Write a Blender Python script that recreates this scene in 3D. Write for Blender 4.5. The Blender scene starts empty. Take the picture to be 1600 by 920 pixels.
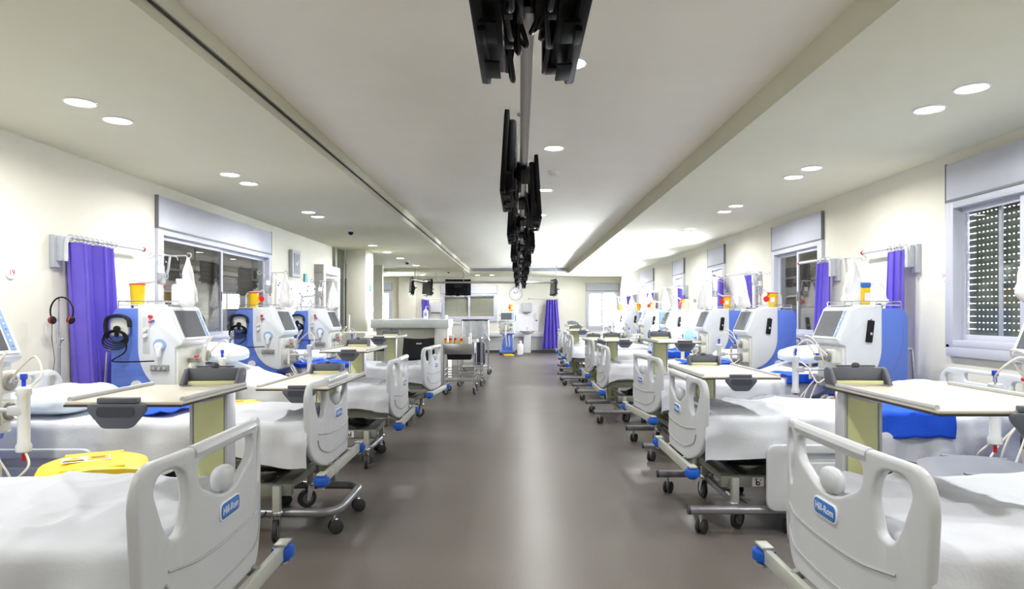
import bpy, bmesh, math, random
from mathutils import Vector, Matrix, noise
random.seed(7)
PI = math.pi
S = bpy.context.scene
COL = S.collection

# ---------------------------------------------------------------- camera, sky, exposure
F, EYE, VPX, VPY = 1020.0, 1.40, 812.0, 490.0          # focal length in pixels of the 1600x920 frame
cam_d = bpy.data.cameras.new('camera'); cam = bpy.data.objects.new('camera', cam_d); COL.objects.link(cam)
cam_d.sensor_width = 36.0; cam_d.sensor_fit = 'HORIZONTAL'; cam_d.lens = 36.0*F/1600.0
cam_d.shift_x = (800-VPX)/1600.0; cam_d.shift_y = (VPY-460)/1600.0
cam_d.clip_start = 0.05; cam_d.clip_end = 200
cam.location = (0, 0, EYE); cam.rotation_euler = (PI/2, 0, 0)
S.camera = cam
W = bpy.data.worlds.new('daylight'); S.world = W; W.use_nodes = True
bg = W.node_tree.nodes['Background']; bg.inputs[0].default_value = (0.90, 0.95, 1.0, 1); bg.inputs[1].default_value = 95.0
S.view_settings.view_transform = 'Standard'; S.view_settings.look = 'None'
S.view_settings.gamma = 1.0; S.view_settings.use_curve_mapping = False
S.view_settings.exposure = 0.38
LAMP_W = 11.4                                           # watts of every ceiling downlight
S.cycles.use_denoising = True
S.cycles.use_adaptive_sampling = True; S.cycles.adaptive_threshold = 0.02
S.cycles.max_bounces = 9; S.cycles.diffuse_bounces = 6; S.cycles.glossy_bounces = 4
S.cycles.transparent_max_bounces = 12; S.cycles.caustics_reflective = False; S.cycles.caustics_refractive = False
S.cycles.sample_clamp_indirect = 6.0

# ---------------------------------------------------------------- materials
def lin(c):
    c = c/255.0
    return c/12.92 if c <= 0.04045 else ((c+0.055)/1.055)**2.4
def rgb(r, g, b): return (lin(r), lin(g), lin(b), 1.0)
MATS = {}
def mat(name, col, rough=0.5, metal=0.0, var=0.04, scale=12.0, bump=0.0, bscale=200.0, spec=0.5, emit=0.0, coat=0.0, trans=0.0):
    m = bpy.data.materials.new(name); m.use_nodes = True; MATS[name] = m
    nt = m.node_tree; b = nt.nodes['Principled BSDF']
    c = rgb(*col)
    b.inputs['Roughness'].default_value = rough; b.inputs['Metallic'].default_value = metal
    b.inputs['Specular IOR Level'].default_value = spec; b.inputs['Coat Weight'].default_value = coat
    b.inputs['Transmission Weight'].default_value = trans
    tc = nt.nodes.new('ShaderNodeTexCoord')
    nz = nt.nodes.new('ShaderNodeTexNoise'); nz.inputs['Scale'].default_value = scale; nz.inputs['Detail'].default_value = 3
    rp = nt.nodes.new('ShaderNodeValToRGB')
    lo, hi = 1-var, 1+var
    rp.color_ramp.elements[0].position = 0.3; rp.color_ramp.elements[1].position = 0.7
    rp.color_ramp.elements[0].color = (c[0]*lo, c[1]*lo, c[2]*lo, 1); rp.color_ramp.elements[1].color = (min(1, c[0]*hi), min(1, c[1]*hi), min(1, c[2]*hi), 1)
    nt.links.new(tc.outputs['Object'], nz.inputs['Vector']); nt.links.new(nz.outputs['Fac'], rp.inputs['Fac'])
    nt.links.new(rp.outputs['Color'], b.inputs['Base Color'])
    if bump > 0:
        n2 = nt.nodes.new('ShaderNodeTexNoise'); n2.inputs['Scale'].default_value = bscale; n2.inputs['Detail'].default_value = 2
        bp = nt.nodes.new('ShaderNodeBump'); bp.inputs['Strength'].default_value = bump; bp.inputs['Distance'].default_value = 0.01
        nt.links.new(tc.outputs['Object'], n2.inputs['Vector']); nt.links.new(n2.outputs['Fac'], bp.inputs['Height'])
        nt.links.new(bp.outputs['Normal'], b.inputs['Normal'])
    if emit > 0:
        b.inputs['Emission Color'].default_value = c; b.inputs['Emission Strength'].default_value = emit
    return m
def glassmat(name, tint, refl, rough=0.0, ior=1.5):
    m = bpy.data.materials.new(name); m.use_nodes = True; MATS[name] = m; nt = m.node_tree
    nt.nodes.remove(nt.nodes['Principled BSDF']); out = nt.nodes['Material Output']
    t = nt.nodes.new('ShaderNodeBsdfTransparent'); t.inputs[0].default_value = (*tint, 1)
    g = nt.nodes.new('ShaderNodeBsdfGlossy'); g.inputs['Roughness'].default_value = rough
    fr = nt.nodes.new('ShaderNodeLayerWeight'); fr.inputs['Blend'].default_value = 0.5
    pw = nt.nodes.new('ShaderNodeMath'); pw.operation = 'POWER'; pw.inputs[1].default_value = 4.0
    ad = nt.nodes.new('ShaderNodeMath'); ad.operation = 'MULTIPLY_ADD'; ad.inputs[1].default_value = 1.0-refl; ad.inputs[2].default_value = refl; ad.use_clamp = True
    mx = nt.nodes.new('ShaderNodeMixShader')
    nt.links.new(fr.outputs['Facing'], pw.inputs[0]); nt.links.new(pw.outputs[0], ad.inputs[0]); nt.links.new(ad.outputs[0], mx.inputs[0])
    nt.links.new(t.outputs[0], mx.inputs[1]); nt.links.new(g.outputs[0], mx.inputs[2]); nt.links.new(mx.outputs[0], out.inputs['Surface'])
    return m
mat('wall', (237, 235, 222), 0.7, var=0.012, scale=3, bump=0.05, bscale=120, spec=0.25)
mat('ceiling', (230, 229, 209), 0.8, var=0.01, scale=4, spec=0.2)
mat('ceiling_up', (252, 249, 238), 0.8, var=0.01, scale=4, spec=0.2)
mat('groove', (60, 58, 55), 0.8)
mat('wainscot', (196, 196, 196), 0.6)
mat('trim_white', (240, 240, 240), 0.45)
mat('skirting', (84, 76, 74), 0.5)
mat('alu', (205, 208, 221), 0.42, metal=0.0, var=0.03, scale=3)
mat('alu_dark', (120, 122, 130), 0.4)
mat('shutter', (96, 102, 92), 0.6)
mat('shutter_dark', (128, 124, 118), 0.7)
mat('shutter_pale', (150, 150, 138), 0.6)
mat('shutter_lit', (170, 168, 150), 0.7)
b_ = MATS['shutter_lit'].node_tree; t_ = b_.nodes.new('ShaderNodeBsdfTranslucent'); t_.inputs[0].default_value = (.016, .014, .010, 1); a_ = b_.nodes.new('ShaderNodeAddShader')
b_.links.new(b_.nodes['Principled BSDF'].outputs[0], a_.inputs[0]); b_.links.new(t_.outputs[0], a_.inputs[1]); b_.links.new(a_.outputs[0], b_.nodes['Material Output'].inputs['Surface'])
mat('bed_plastic', (207, 210, 215), 0.38, var=0.01)
mat('bed_plastic_hi', (236, 238, 240), 0.3, var=0.01)
mat('bed_groove', (176, 179, 184), 0.4)
mat('badge_blue', (58, 120, 205), 0.35)
mat('ink_white', (250, 250, 250), 0.5)
mat('bumper_blue', (28, 92, 200), 0.35)
mat('bed_metal', (196, 198, 190), 0.4, metal=0.15)
mat('bed_frame', (150, 154, 146), 0.42, metal=0.2)
mat('bed_under', (92, 94, 90), 0.5, metal=0.2)
mat('deck', (206, 208, 202), 0.5)
mat('chrome', (205, 205, 208), 0.2, metal=0.9, var=0.02)
mat('steel', (190, 190, 190), 0.28, metal=0.85, var=0.03)
mat('tube_grey', (150, 150, 156), 0.3, metal=0.5)
mat('rubber', (48, 49, 53), 0.6)
mat('wheel_grey', (112, 114, 120), 0.5)
mat('mattress', (188, 196, 208), 0.7)
mat('sheet', (213, 216, 224), 0.85, var=0.015, scale=5, bump=0.12, bscale=60, spec=0.2)
mat('pillow', (222, 232, 240), 0.85, var=0.015, scale=5, bump=0.1, bscale=50, spec=0.2)
mat('pad_blue', (40, 92, 226), 0.8, var=0.06, scale=9, bump=0.15, bscale=70, spec=0.2)
mat('table_top', (226, 218, 202), 0.4, var=0.015)
mat('table_edge', (52, 44, 40), 0.5)
mat('lip', (200, 202, 206), 0.4)
mat('table_panel', (222, 224, 166), 0.5, var=0.02)
mat('table_alu', (198, 199, 204), 0.35, metal=0.3)
mat('grip', (96, 100, 112), 0.55, var=0.03)
mat('grip_dark', (66, 69, 80), 0.6)
mat('machine_blue', (98, 131, 222), 0.42, var=0.02)
mat('machine_white', (232, 236, 241), 0.32, var=0.01)
mat('machine_cream', (228, 230, 224), 0.4)
mat('screen', (104, 106, 112), 0.2, var=0.06, scale=20)
mat('screen_on', (150, 142, 136), 0.25)
mat('key_blue', (150, 178, 222), 0.4)
mat('black', (18, 18, 22), 0.5, spec=.3)
mat('black_soft', (20, 22, 32), 0.75)
mat('red', (222, 40, 34), 0.4)
mat('blue', (30, 66, 220), 0.4)
mat('yellow', (250, 208, 34), 0.42, var=0.02)
mat('sharps', (250, 206, 20), 0.4)
mat('bin_yellow', (247, 214, 50), 0.4, var=0.02)
mat('bin_grey', (122, 126, 140), 0.45, var=0.03)
mat('tube', (238, 234, 222), 0.25, spec=0.6)
mat('rotor', (150, 148, 142), 0.35)
mat('bag', (248, 248, 250), 0.35, var=0.04, scale=14, bump=0.3, bscale=26, trans=0.0)
mat('fluid', (236, 238, 240), 0.1, trans=0.75)
mat('curtain', (122, 106, 216), 0.75, var=0.05, scale=6, bump=0.08, bscale=90, spec=0.2)
mat('rail', (216, 218, 224), 0.35, metal=0.2)
mat('bracket', (186, 190, 200), 0.4)
mat('tv_black', (8, 8, 10), 0.55, spec=.12)
mat('tv_grey', (15, 15, 18), 0.6, spec=.12)
mat('tv_screen', (10, 10, 12), 0.12)
mat('counter_top', (214, 220, 220), 0.4)
mat('counter', (206, 205, 192), 0.55)
mat('counter_white', (236, 234, 230), 0.5)
mat('paper', (246, 246, 248), 0.7)
mat('grey_light', (206, 208, 212), 0.5)
mat('teal', (96, 196, 204), 0.5)
mat('dial', (128, 128, 134), 0.5)
mat('ceramic', (244, 244, 246), 0.15)
mat('orange', (232, 120, 40), 0.5)
mat('green', (40, 120, 60), 0.5)
mat('navy', (42, 48, 72), 0.7)
mat('brown', (120, 100, 76), 0.7)
mat('diffuser', (255, 253, 248), 0.5, emit=14.0)
mat('red_dark', (170, 30, 40), 0.5)
mat('door', (172, 172, 168), 0.5)
glassmat('glass_clear', (0.96, 0.98, 0.98), 0.02)
glassmat('glass_dim', (0.88, 0.88, 0.88), 0.17)
glassmat('glass_shut', (0.93, 0.94, 0.94), 0.02)
glassmat('glass_partition', (0.72, 0.80, 0.78), 0.06)
glassmat('plastic_clear', (0.93, 0.95, 0.97), 0.03, 0.1)

# vinyl floor: dark grey-brown, semi-gloss, fine speckle and slow tone drift
m = bpy.data.materials.new('vinyl_floor'); m.use_nodes = True; MATS['vinyl_floor'] = m
nt = m.node_tree; b = nt.nodes['Principled BSDF']
tc = nt.nodes.new('ShaderNodeTexCoord')
n1 = nt.nodes.new('ShaderNodeTexNoise'); n1.inputs['Scale'].default_value = 160; n1.inputs['Detail'].default_value = 2
n2 = nt.nodes.new('ShaderNodeTexNoise'); n2.inputs['Scale'].default_value = 1.3; n2.inputs['Detail'].default_value = 4
r1 = nt.nodes.new('ShaderNodeValToRGB'); r1.color_ramp.elements[0].position = .25; r1.color_ramp.elements[1].position = .75
r1.color_ramp.elements[0].color = rgb(92, 86, 82); r1.color_ramp.elements[1].color = rgb(126, 120, 115)
mx = nt.nodes.new('ShaderNodeMixRGB'); mx.blend_type = 'MULTIPLY'; mx.inputs[0].default_value = 0.35
r2 = nt.nodes.new('ShaderNodeValToRGB'); r2.color_ramp.elements[0].position = .3; r2.color_ramp.elements[1].position = .7
r2.color_ramp.elements[0].color = (.72, .71, .70, 1); r2.color_ramp.elements[1].color = (1, 1, 1, 1)
for a, o in ((tc.outputs['Object'], n1.inputs['Vector']), (tc.outputs['Object'], n2.inputs['Vector']), (n1.outputs['Fac'], r1.inputs['Fac']),
             (n2.outputs['Fac'], r2.inputs['Fac']), (r1.outputs['Color'], mx.inputs[1]), (r2.outputs['Color'], mx.inputs[2]), (mx.outputs['Color'], b.inputs['Base Color'])):
    nt.links.new(a, o)
mr = nt.nodes.new('ShaderNodeMapRange'); mr.inputs['To Min'].default_value = 0.25; mr.inputs['To Max'].default_value = 0.37
nt.links.new(n2.outputs['Fac'], mr.inputs['Value']); nt.links.new(mr.outputs['Result'], b.inputs['Roughness'])
bp = nt.nodes.new('ShaderNodeBump'); bp.inputs['Strength'].default_value = 0.05; bp.inputs['Distance'].default_value = 0.004
nt.links.new(n1.outputs['Fac'], bp.inputs['Height']); nt.links.new(bp.outputs['Normal'], b.inputs['Normal'])

# ---------------------------------------------------------------- geometry helpers
def fillet(pts, r, k=4, closed=False):
    pts = [Vector(p) for p in pts]; out = []; n = len(pts)
    for i, p in enumerate(pts):
        if not closed and i in (0, n-1): out.append(p); continue
        a = pts[i-1]-p; c = pts[(i+1) % n]-p
        rr = r[i] if isinstance(r, (list, tuple)) else r
        if rr <= 0: out.append(p); continue
        d = min(rr, a.length*.49, c.length*.49)
        A = p+a.normalized()*d; C = p+c.normalized()*d
        for j in range(k+1):
            t = j/k; out.append(A*(1-t)**2+p*2*t*(1-t)+C*t*t)
    return out
def rrect(w, h, r, k=4, c=(0, 0)):
    x, y = w/2, h/2
    return [(p.x+c[0], p.y+c[1]) for p in fillet([(-x, -y, 0), (x, -y, 0), (x, y, 0), (-x, y, 0)], r*1.0, k, True)]
def smooth_curve(ctrl, k=6):
    P = [Vector(p) for p in ctrl]; P = [P[0]*2-P[1]]+P+[P[-1]*2-P[-2]]; out = []
    for i in range(1, len(P)-2):
        for j in range(k):
            t = j/k; a, b_, c, d = P[i-1], P[i], P[i+1], P[i+2]
            out.append(0.5*((2*b_)+(c-a)*t+(2*a-5*b_+4*c-d)*t*t+(3*b_-a-3*c+d)*t**3))
    out.append(P[-2]); return out

class G:
    def __init__(s): s.bm = bmesh.new()
    def merge(s, t, M=None):
        if M is not None: bmesh.ops.transform(t, matrix=M, verts=t.verts)
        me = bpy.data.meshes.new('tmp'); t.to_mesh(me); t.free(); s.bm.from_mesh(me); bpy.data.meshes.remove(me); return s
    def box(s, c, d, bev=0.0, seg=2, rot=None, taper=None):
        t = bmesh.new(); bmesh.ops.create_cube(t, size=1.0)
        bmesh.ops.scale(t, vec=d, verts=t.verts)
        if taper:
            for v in t.verts:
                if v.co.z > 0: v.co.x *= taper[0]; v.co.y *= taper[1]
        if bev > 0: bmesh.ops.bevel(t, geom=t.edges[:], offset=bev, segments=seg, profile=0.5, affect='EDGES')
        M = Matrix.Translation(c)
        if rot is not None: M = M @ rot
        return s.merge(t, M)
    def bar(s, p0, p1, w, h, bev=0.0):
        p0, p1 = Vector(p0), Vector(p1); d = p1-p0
        q = d.to_track_quat('X', 'Z').to_matrix().to_4x4()
        return s.box((p0+p1)/2, (d.length, w, h), bev, 1, q)
    def cyl(s, p0, p1, r, n=14, r2=None, bev=0.0):
        p0, p1 = Vector(p0), Vector(p1); d = p1-p0
        t = bmesh.new(); bmesh.ops.create_cone(t, cap_ends=True, segments=n, radius1=r, radius2=r if r2 is None else r2, depth=d.length)
        if bev > 0:
            ed = [e for e in t.edges if abs(e.verts[0].co.z-e.verts[1].co.z) < 1e-6]
            bmesh.ops.bevel(t, geom=ed, offset=bev, segments=2, profile=.5, affect='EDGES')
        q = d.to_track_quat('Z', 'Y').to_matrix().to_4x4()
        return s.merge(t, Matrix.Translation((p0+p1)/2) @ q)
    def tube(s, pts, r, n=8, closed=False, flat=None):
        P = [Vector(p) for p in pts]; N = len(P); bm = s.bm; rings = []
        up = None
        for i in range(N):
            if closed: T = P[(i+1) % N]-P[i-1]
            else: T = P[min(i+1, N-1)]-P[max(i-1, 0)]
            T.normalize()
            if up is None:
                up = Vector((0, 0, 1)) if abs(T.z) < .9 else Vector((1, 0, 0))
            up = (up-T*up.dot(T)); up.normalize(); sd = T.cross(up)
            rr = r[i] if isinstance(r, (list, tuple)) else r
            rings.append([bm.verts.new(P[i]+(up*math.sin(2*PI*j/n)*(flat or 1)+sd*math.cos(2*PI*j/n))*rr) for j in range(n)])
        for i in range(N if closed else N-1):
            A, B = rings[i], rings[(i+1) % N]
            for j in range(n): bm.faces.new((A[j], A[(j+1) % n], B[(j+1) % n], B[j]))
        if not closed:
            bm.faces.new(rings[0][::-1]); bm.faces.new(rings[-1])
        return s
    def lathe(s, prof, o=(0, 0, 0), n=20, rot=None):
        t = bmesh.new(); rings = []
        for r, z in prof: rings.append([t.verts.new((r*math.cos(2*PI*j/n), r*math.sin(2*PI*j/n), z)) for j in range(n)] if r > 1e-6 else [t.verts.new((0, 0, z))])
        for A, B in zip(rings, rings[1:]):
            for j in range(n):
                k = (j+1) % n
                if len(A) == 1 and len(B) == 1: continue
                if len(A) == 1: t.faces.new((A[0], B[k], B[j]))
                elif len(B) == 1: t.faces.new((A[j], A[k], B[0]))
                else: t.faces.new((A[j], A[k], B[k], B[j]))
        if len(rings[0]) > 1: t.faces.new(rings[0][::-1])
        if len(rings[-1]) > 1: t.faces.new(rings[-1])
        M = Matrix.Translation(o)
        if rot is not None: M = M @ rot
        return s.merge(t, M)
    def prism(s, poly, th, M=None, bev=0.0, seg=2):
        t = bmesh.new(); vs = [t.verts.new((p[0], p[1], -th/2)) for p in poly]
        f = t.faces.new(vs); r = bmesh.ops.extrude_face_region(t, geom=[f])
        bmesh.ops.translate(t, vec=(0, 0, th), verts=[v for v in r['geom'] if isinstance(v, bmesh.types.BMVert)])
        bmesh.ops.recalc_face_normals(t, faces=t.faces)
        if bev > 0:
            ed = [e for e in t.edges if abs(e.verts[0].co.z-e.verts[1].co.z) < 1e-6]
            bmesh.ops.bevel(t, geom=ed, offset=bev, segments=seg, profile=.5, affect='EDGES')
        return s.merge(t, M)
    def ell(s, c, r, nu=16, nv=10, p=1.0, rot=None):
        t = bmesh.new(); bmesh.ops.create_uvsphere(t, u_segments=nu, v_segments=nv, radius=1.0)
        if p != 1.0:
            for v in t.verts: v.co = Vector([math.copysign(abs(x)**p, x) for x in v.co])
        bmesh.ops.scale(t, vec=r, verts=t.verts)
        M = Matrix.Translation(c)
        if rot is not None: M = M @ rot
        return s.merge(t, M)
    def grid(s, fn, nu, nv):
        bm = s.bm; V = [[bm.verts.new(fn(i/nu, j/nv)) for j in range(nv+1)] for i in range(nu+1)]
        for i in range(nu):
            for j in range(nv): bm.faces.new((V[i][j], V[i+1][j], V[i+1][j+1], V[i][j+1]))
        return s
    def obj(s, name, m, parent=None, ang=35, M=None):
        if M is not None: bmesh.ops.transform(s.bm, matrix=M, verts=s.bm.verts)
        bmesh.ops.recalc_face_normals(s.bm, faces=s.bm.faces)
        me = bpy.data.meshes.new(name); s.bm.to_mesh(me); s.bm.free()
        me.materials.append(MATS[m])
        me.polygons.foreach_set('use_smooth', [True]*len(me.polygons)); me.set_sharp_from_angle(angle=math.radians(ang))
        o = bpy.data.objects.new(name, me); COL.objects.link(o)
        if parent is not None: o.parent = parent
        return o
def curve_mesh(cu):
    o = bpy.data.objects.new('tmp', cu); COL.objects.link(o); bpy.context.view_layer.update()
    me = bpy.data.meshes.new_from_object(o.evaluated_get(bpy.context.evaluated_depsgraph_get()))
    bpy.data.objects.remove(o); bpy.data.curves.remove(cu)
    t = bmesh.new(); t.from_mesh(me); bpy.data.meshes.remove(me)
    bmesh.ops.remove_doubles(t, verts=t.verts, dist=1e-5)
    return t
def plate(loops, th, bev):
    """flat panel in XY with holes (first loop is the outline), rounded edges"""
    cu = bpy.data.curves.new('tmp', 'CURVE'); cu.dimensions = '2D'; cu.fill_mode = 'BOTH'
    cu.extrude = th/2-bev; cu.bevel_depth = bev; cu.bevel_resolution = 2; cu.offset = -bev
    for L in loops:
        sp = cu.splines.new('POLY'); sp.points.add(len(L)-1); sp.use_cyclic_u = True
        for p, q in zip(sp.points, L): p.co = (q[0], q[1], 0, 1)
    return curve_mesh(cu)
def text_bm(txt, size, th=0.001):
    cu = bpy.data.curves.new('tmp', 'FONT'); cu.body = txt; cu.size = size; cu.extrude = th; cu.align_x = 'CENTER'; cu.align_y = 'CENTER'; cu.resolution_u = 3
    return curve_mesh(cu)
def empty(name, loc=(0, 0, 0), rz=0.0):
    o = bpy.data.objects.new(name, None); COL.objects.link(o); o.empty_display_size = .1
    o.location = loc; o.rotation_euler = (0, 0, rz); return o
def tag(o, label, cat, group=None, kind=None):
    o['label'] = label; o['category'] = cat
    if group: o['group'] = group
    if kind: o['kind'] = kind
    return o
def struct(o): o['kind'] = 'structure'; return o
KIDS = {}
def copy_tree(o, parent=None):
    c = o.copy(); COL.objects.link(c); c.parent = parent
    for ch in o.children: copy_tree(ch, c)
    return c
def place(o, loc, rz=0.0): o.location = loc; o.rotation_euler = (0, 0, rz); return o
def rx(a): return Matrix.Rotation(a, 4, 'X')
def ry(a): return Matrix.Rotation(a, 4, 'Y')
def rz_(a): return Matrix.Rotation(a, 4, 'Z')
# XY polygon -> (X,Z) plane, extruded along Y
XZ = Matrix(((1, 0, 0, 0), (0, 0, -1, 0), (0, 1, 0, 0), (0, 0, 0, 1)))
# XY polygon -> (Y,Z) plane, extruded along X
YZ = Matrix(((0, 0, 1, 0), (1, 0, 0, 0), (0, 1, 0, 0), (0, 0, 0, 1)))
ORD = ['nearest', 'second', 'third', 'fourth', 'fifth', 'sixth', 'seventh', 'eighth', 'ninth', 'tenth', 'eleventh', 'twelfth', 'thirteenth', 'fourteenth', 'fifteenth', 'sixteenth']

# ---------------------------------------------------------------- the room
XL, XR, YB, YF = -3.73, 3.60, -3.2, 23.4
ZC, ZU, CL, CR, YE = 2.73, 2.90, -1.655, 1.615, 21.5
XA = -6.6; YW = 13.0                                     # the room widens on the left behind YW
T = 0.22
struct(G().box(((XA+XR)/2, (YB+YF)/2, -.05), (XR-XA+.6, YF-YB+.6, .1)).obj('floor', 'vinyl_floor'))
# ceiling: dropped borders round a raised middle
c = G()
c.box(((XA-T+CL)/2, (YB+YF)/2, ZC+.2), (CL-XA+T, YF-YB+.5, .4))
c.box(((CR+XR+T)/2, (YB+YF)/2, ZC+.2), (XR+T-CR, YF-YB+.5, .4))
c.box(((CL+CR)/2, (YE+YF+.25)/2, ZC+.2), (CR-CL, YF+.25-YE, .4))
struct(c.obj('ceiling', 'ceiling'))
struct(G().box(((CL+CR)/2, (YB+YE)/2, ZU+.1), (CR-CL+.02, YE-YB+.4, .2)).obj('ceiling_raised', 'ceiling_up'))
struct(G().box((CL+.004, (YB+YE)/2, ZC+.125), (.012, YE-YB, .088), .002).obj('trim_1', 'ceiling'))
struct(G().box((CL+.006, (YB+YE)/2, ZC+.064), (.01, YE-YB, .012)).obj('trim_2', 'groove'))
struct(G().box(((XA+CL)/2, 19.4, ZC-.045), (CL-XA, .25, .09), .005).obj('trim_3', 'ceiling'))
struct(G().box(((XA+XR)/2, YB-.1, 1.5), (XR-XA+.6, .2, 3.2)).obj('wall_back', 'wall'))

def wall_with_holes(name, axis, at, a0, a1, z0, z1, holes, th, side, m='wall'):
    """vertical wall slab with rectangular openings; axis 'x' = wall plane x=at running along y"""
    g = G(); cuts = sorted(holes)
    def slab(p, q, zz0, zz1):
        if q-p < 1e-4 or zz1-zz0 < 1e-4: return
        if axis == 'x': g.box((at+side*th/2, (p+q)/2, (zz0+zz1)/2), (th, q-p, zz1-zz0))
        else: g.box(((p+q)/2, at+side*th/2, (zz0+zz1)/2), (q-p, th, zz1-zz0))
    cur = a0
    for h0, h1, zb, zt in cuts:
        slab(cur, h0, z0, z1); slab(h0, h1, z0, zb); slab(h0, h1, zt, z1); cur = h1
    slab(cur, a1, z0, z1)
    return struct(g.obj(name, m))
# windows: (y0, y1, sill, head, kind)
WL = [(6.72, 9.68, 1.08, 2.27)]
WR = [(2.62, 5.42, 1.13, 2.32), (7.76, 9.2, 1.1, 2.27), (11.45, 12.35, 1.1, 2.27), (14.25, 15.2, 1.1, 2.27), (17.5, 19.4, 1.1, 2.27)]
DOOR = (11.95, 12.85)
wall_with_holes('wall_left', 'x', XL, YB, YW, 0, ZC+.02, WL+[(DOOR[0], DOOR[1], 0, 2.12)], T, -1)
wall_with_holes('wall_right', 'x', XR, YB, YF+.2, 0, ZC+.02, WR, T, 1)
FW = [(-5.5, -4.62, 1.15, 2.22), (-2.78, -.85, 1.2, 2.1), (2.42, 3.5, .9, 2.2)]
wall_with_holes('wall_far', 'y', YF, XA-.2, XR+.2, 0, ZC+.02, FW, T, 1)
struct(G().box((XA-.1, (YW+YF)/2, 1.37), (.2, YF-YW+.6, 2.76)).obj('wall_alcove', 'wall'))
struct(G().box(((XA+XL-T)/2, YW-.12, 1.37), (XL-T-XA+.02, .2, 2.76)).obj('wall_return', 'wall'))
struct(G().box((-4.0, YF-.06, 1.37), (.62, .12, 2.74), .004).obj('wall_pilaster', 'wall'))
struct(G().box((-3.41, 13.95, 1.365), (.40, .72, 2.73), .01).obj('wall_pillar', 'wall'))
# grey dado and ledge along the far wall
g = G(); g.box((1.0, YF-.015, .36), (5.2, .03, .72)); struct(g.obj('trim_4', 'wainscot'))
struct(G().box((1.0, YF-.06, .66), (5.2, .12, .15), .01).obj('trim_5', 'trim_white'))
struct(G().box((-1.2, YF-.04, .05), (9.6, .05, .1)).obj('baseboard_far', 'skirting'))
struct(G().box((XL+.012, (YB+YW)/2, .05), (.024, YW-YB, .1)).obj('baseboard_left', 'skirting'))
struct(G().box((XR-.012, (YB+YF)/2, .05), (.024, YF-YB, .1)).obj('baseboard_right', 'skirting'))

def window(name, axis, at, side, h, nsash=2, shut='shutter', drop=1.0, box=.32, glass='glass_clear', slatted=True, dots=False, mull=None, boxd=.035):
    """framed sliding window with a roller-shutter box above; side = outward direction"""
    a0, a1, zb, zt = h
    w = struct(empty(name, (at, (a0+a1)/2, zb) if axis == 'x' else ((a0+a1)/2, at, zb)))
    # local frame: u along the wall, v = outward, z up
    if axis == 'x': L = Matrix(((0, side, 0, 0), (1, 0, 0, 0), (0, 0, 1, 0), (0, 0, 0, 1)))
    else: L = Matrix(((1, 0, 0, 0), (0, side, 0, 0), (0, 0, 1, 0), (0, 0, 0, 1)))
    U = (a1-a0)/2; H = zt-zb
    f = .055
    g = G()
    for uu in (-U+f/2, U-f/2): g.box((uu, .03, H/2), (f, .14, H), .004)
    for zz in (f/2, H-f/2): g.box((0, .03, zz), (2*U, .139, f), .004)
    g.box((0, -.012, -.03), (2*U+.08, .05, .10), .004)
    for uu in (-U-.02, U+.02): g.box((uu, -.012, H/2), (.06, .05, H+.02), .004)
    g.obj('window_frame', 'alu', w, M=L)
    if box:
        G().box((0, -boxd/2, H+box/2+.012), (2*U+.09, boxd, box), .008).obj('shutter_box', 'alu', w, M=L)
        G().box((0, -boxd/2-.006, H+.012), (2*U+.10, boxd, .022), .004).box((-U-.045, -boxd/2, H+box/2+.012), (.012, boxd+.006, box+.01)).box((U+.045, -boxd/2, H+box/2+.012), (.012, boxd+.006, box+.01)).obj('box_trim', 'alu_dark', w, M=L)
    edges = [-U+f+(2*U-2*f)*k/nsash for k in range(nsash+1)] if mull is None else mull
    for k in range(nsash):
        u0, u1 = edges[k], edges[k+1]; vv = .015 if k % 2 == 0 else .045; fw = .045
        g = G()
        for uu in (u0+fw/2-.008, u1-fw/2+.008): g.box((uu, vv, H/2), (fw, .028, H-2*f), .003)
        for zz in (f+fw/2, H-f-fw/2): g.box(((u0+u1)/2, vv, zz), (u1-u0, .027, fw), .003)
        sa = g.obj('sash', 'alu', w, M=L)
        G().box(((u0+u1)/2, vv, H/2), (u1-u0-2*fw+.03, .006, H-2*f-2*fw+.02)).obj('pane', glass, sa, M=L)
        G().box((u0+.03 if k % 2 else u1-.03, vv-.018, H*.45), (.014, .012, .12), .003).obj('latch', 'alu_dark', sa, M=L)
    if shut:
        bot = H*(1-drop); pitch = .052; n = int((H-bot-.02)/pitch)
        sm = None
        for k in range(n):
            zz = H-.03-k*pitch
            if sm is None:
                q = .0250 if dots else .0275
                t = G().prism([(-q, 0), (-.012, .007), (.012, .007), (q, 0), (.012, -.004), (-.012, -.004)], 2*U-.004, Matrix(((0, 0, 1, 0), (0, 1, 0, 0), (1, 0, 0, 0), (0, 0, 0, 1))))
                o = t.obj('slat', shut, w, M=L); sm = o.data
            else:
                o = bpy.data.objects.new('slat', sm); COL.objects.link(o); o.parent = w
            o.location = L @ Vector((0, .115, zz))
            o.parent = w
        if dots:
            g = G()
            for k in range(n):
                zz = H-.03-(k+.5)*pitch; uu = -U+.10
                while uu < U-.1:
                    g.box((uu, .115, zz), (.031, .004, .008)); uu += .046
            for uu in (U-.42,): G().box((uu, .088, H/2), (.035, .016, H-.12), .003).obj('shutter_guide', 'alu', w, M=L)
            d = g.obj('slat_links', shut, w, M=L); d['kind'] = 'stuff'
        if not dots and shut != 'shutter_lit': G().box((0, .16, H/2), (2*U+.1, .01, H+.1)).obj('shutter_backing', 'shutter_dark', w, M=L)
    return w
window('window_1', 'x', XL, -1, WL[0], 2, 'shutter_dark', 1.0, .33, 'glass_dim')
window('window_2', 'x', XR, 1, WR[0], 4, 'shutter', 1.0, .31, 'glass_shut', dots=True)
window('window_3', 'x', XR, 1, WR[1], 2, 'shutter_dark', 1.0, .33, 'glass_dim')
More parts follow.
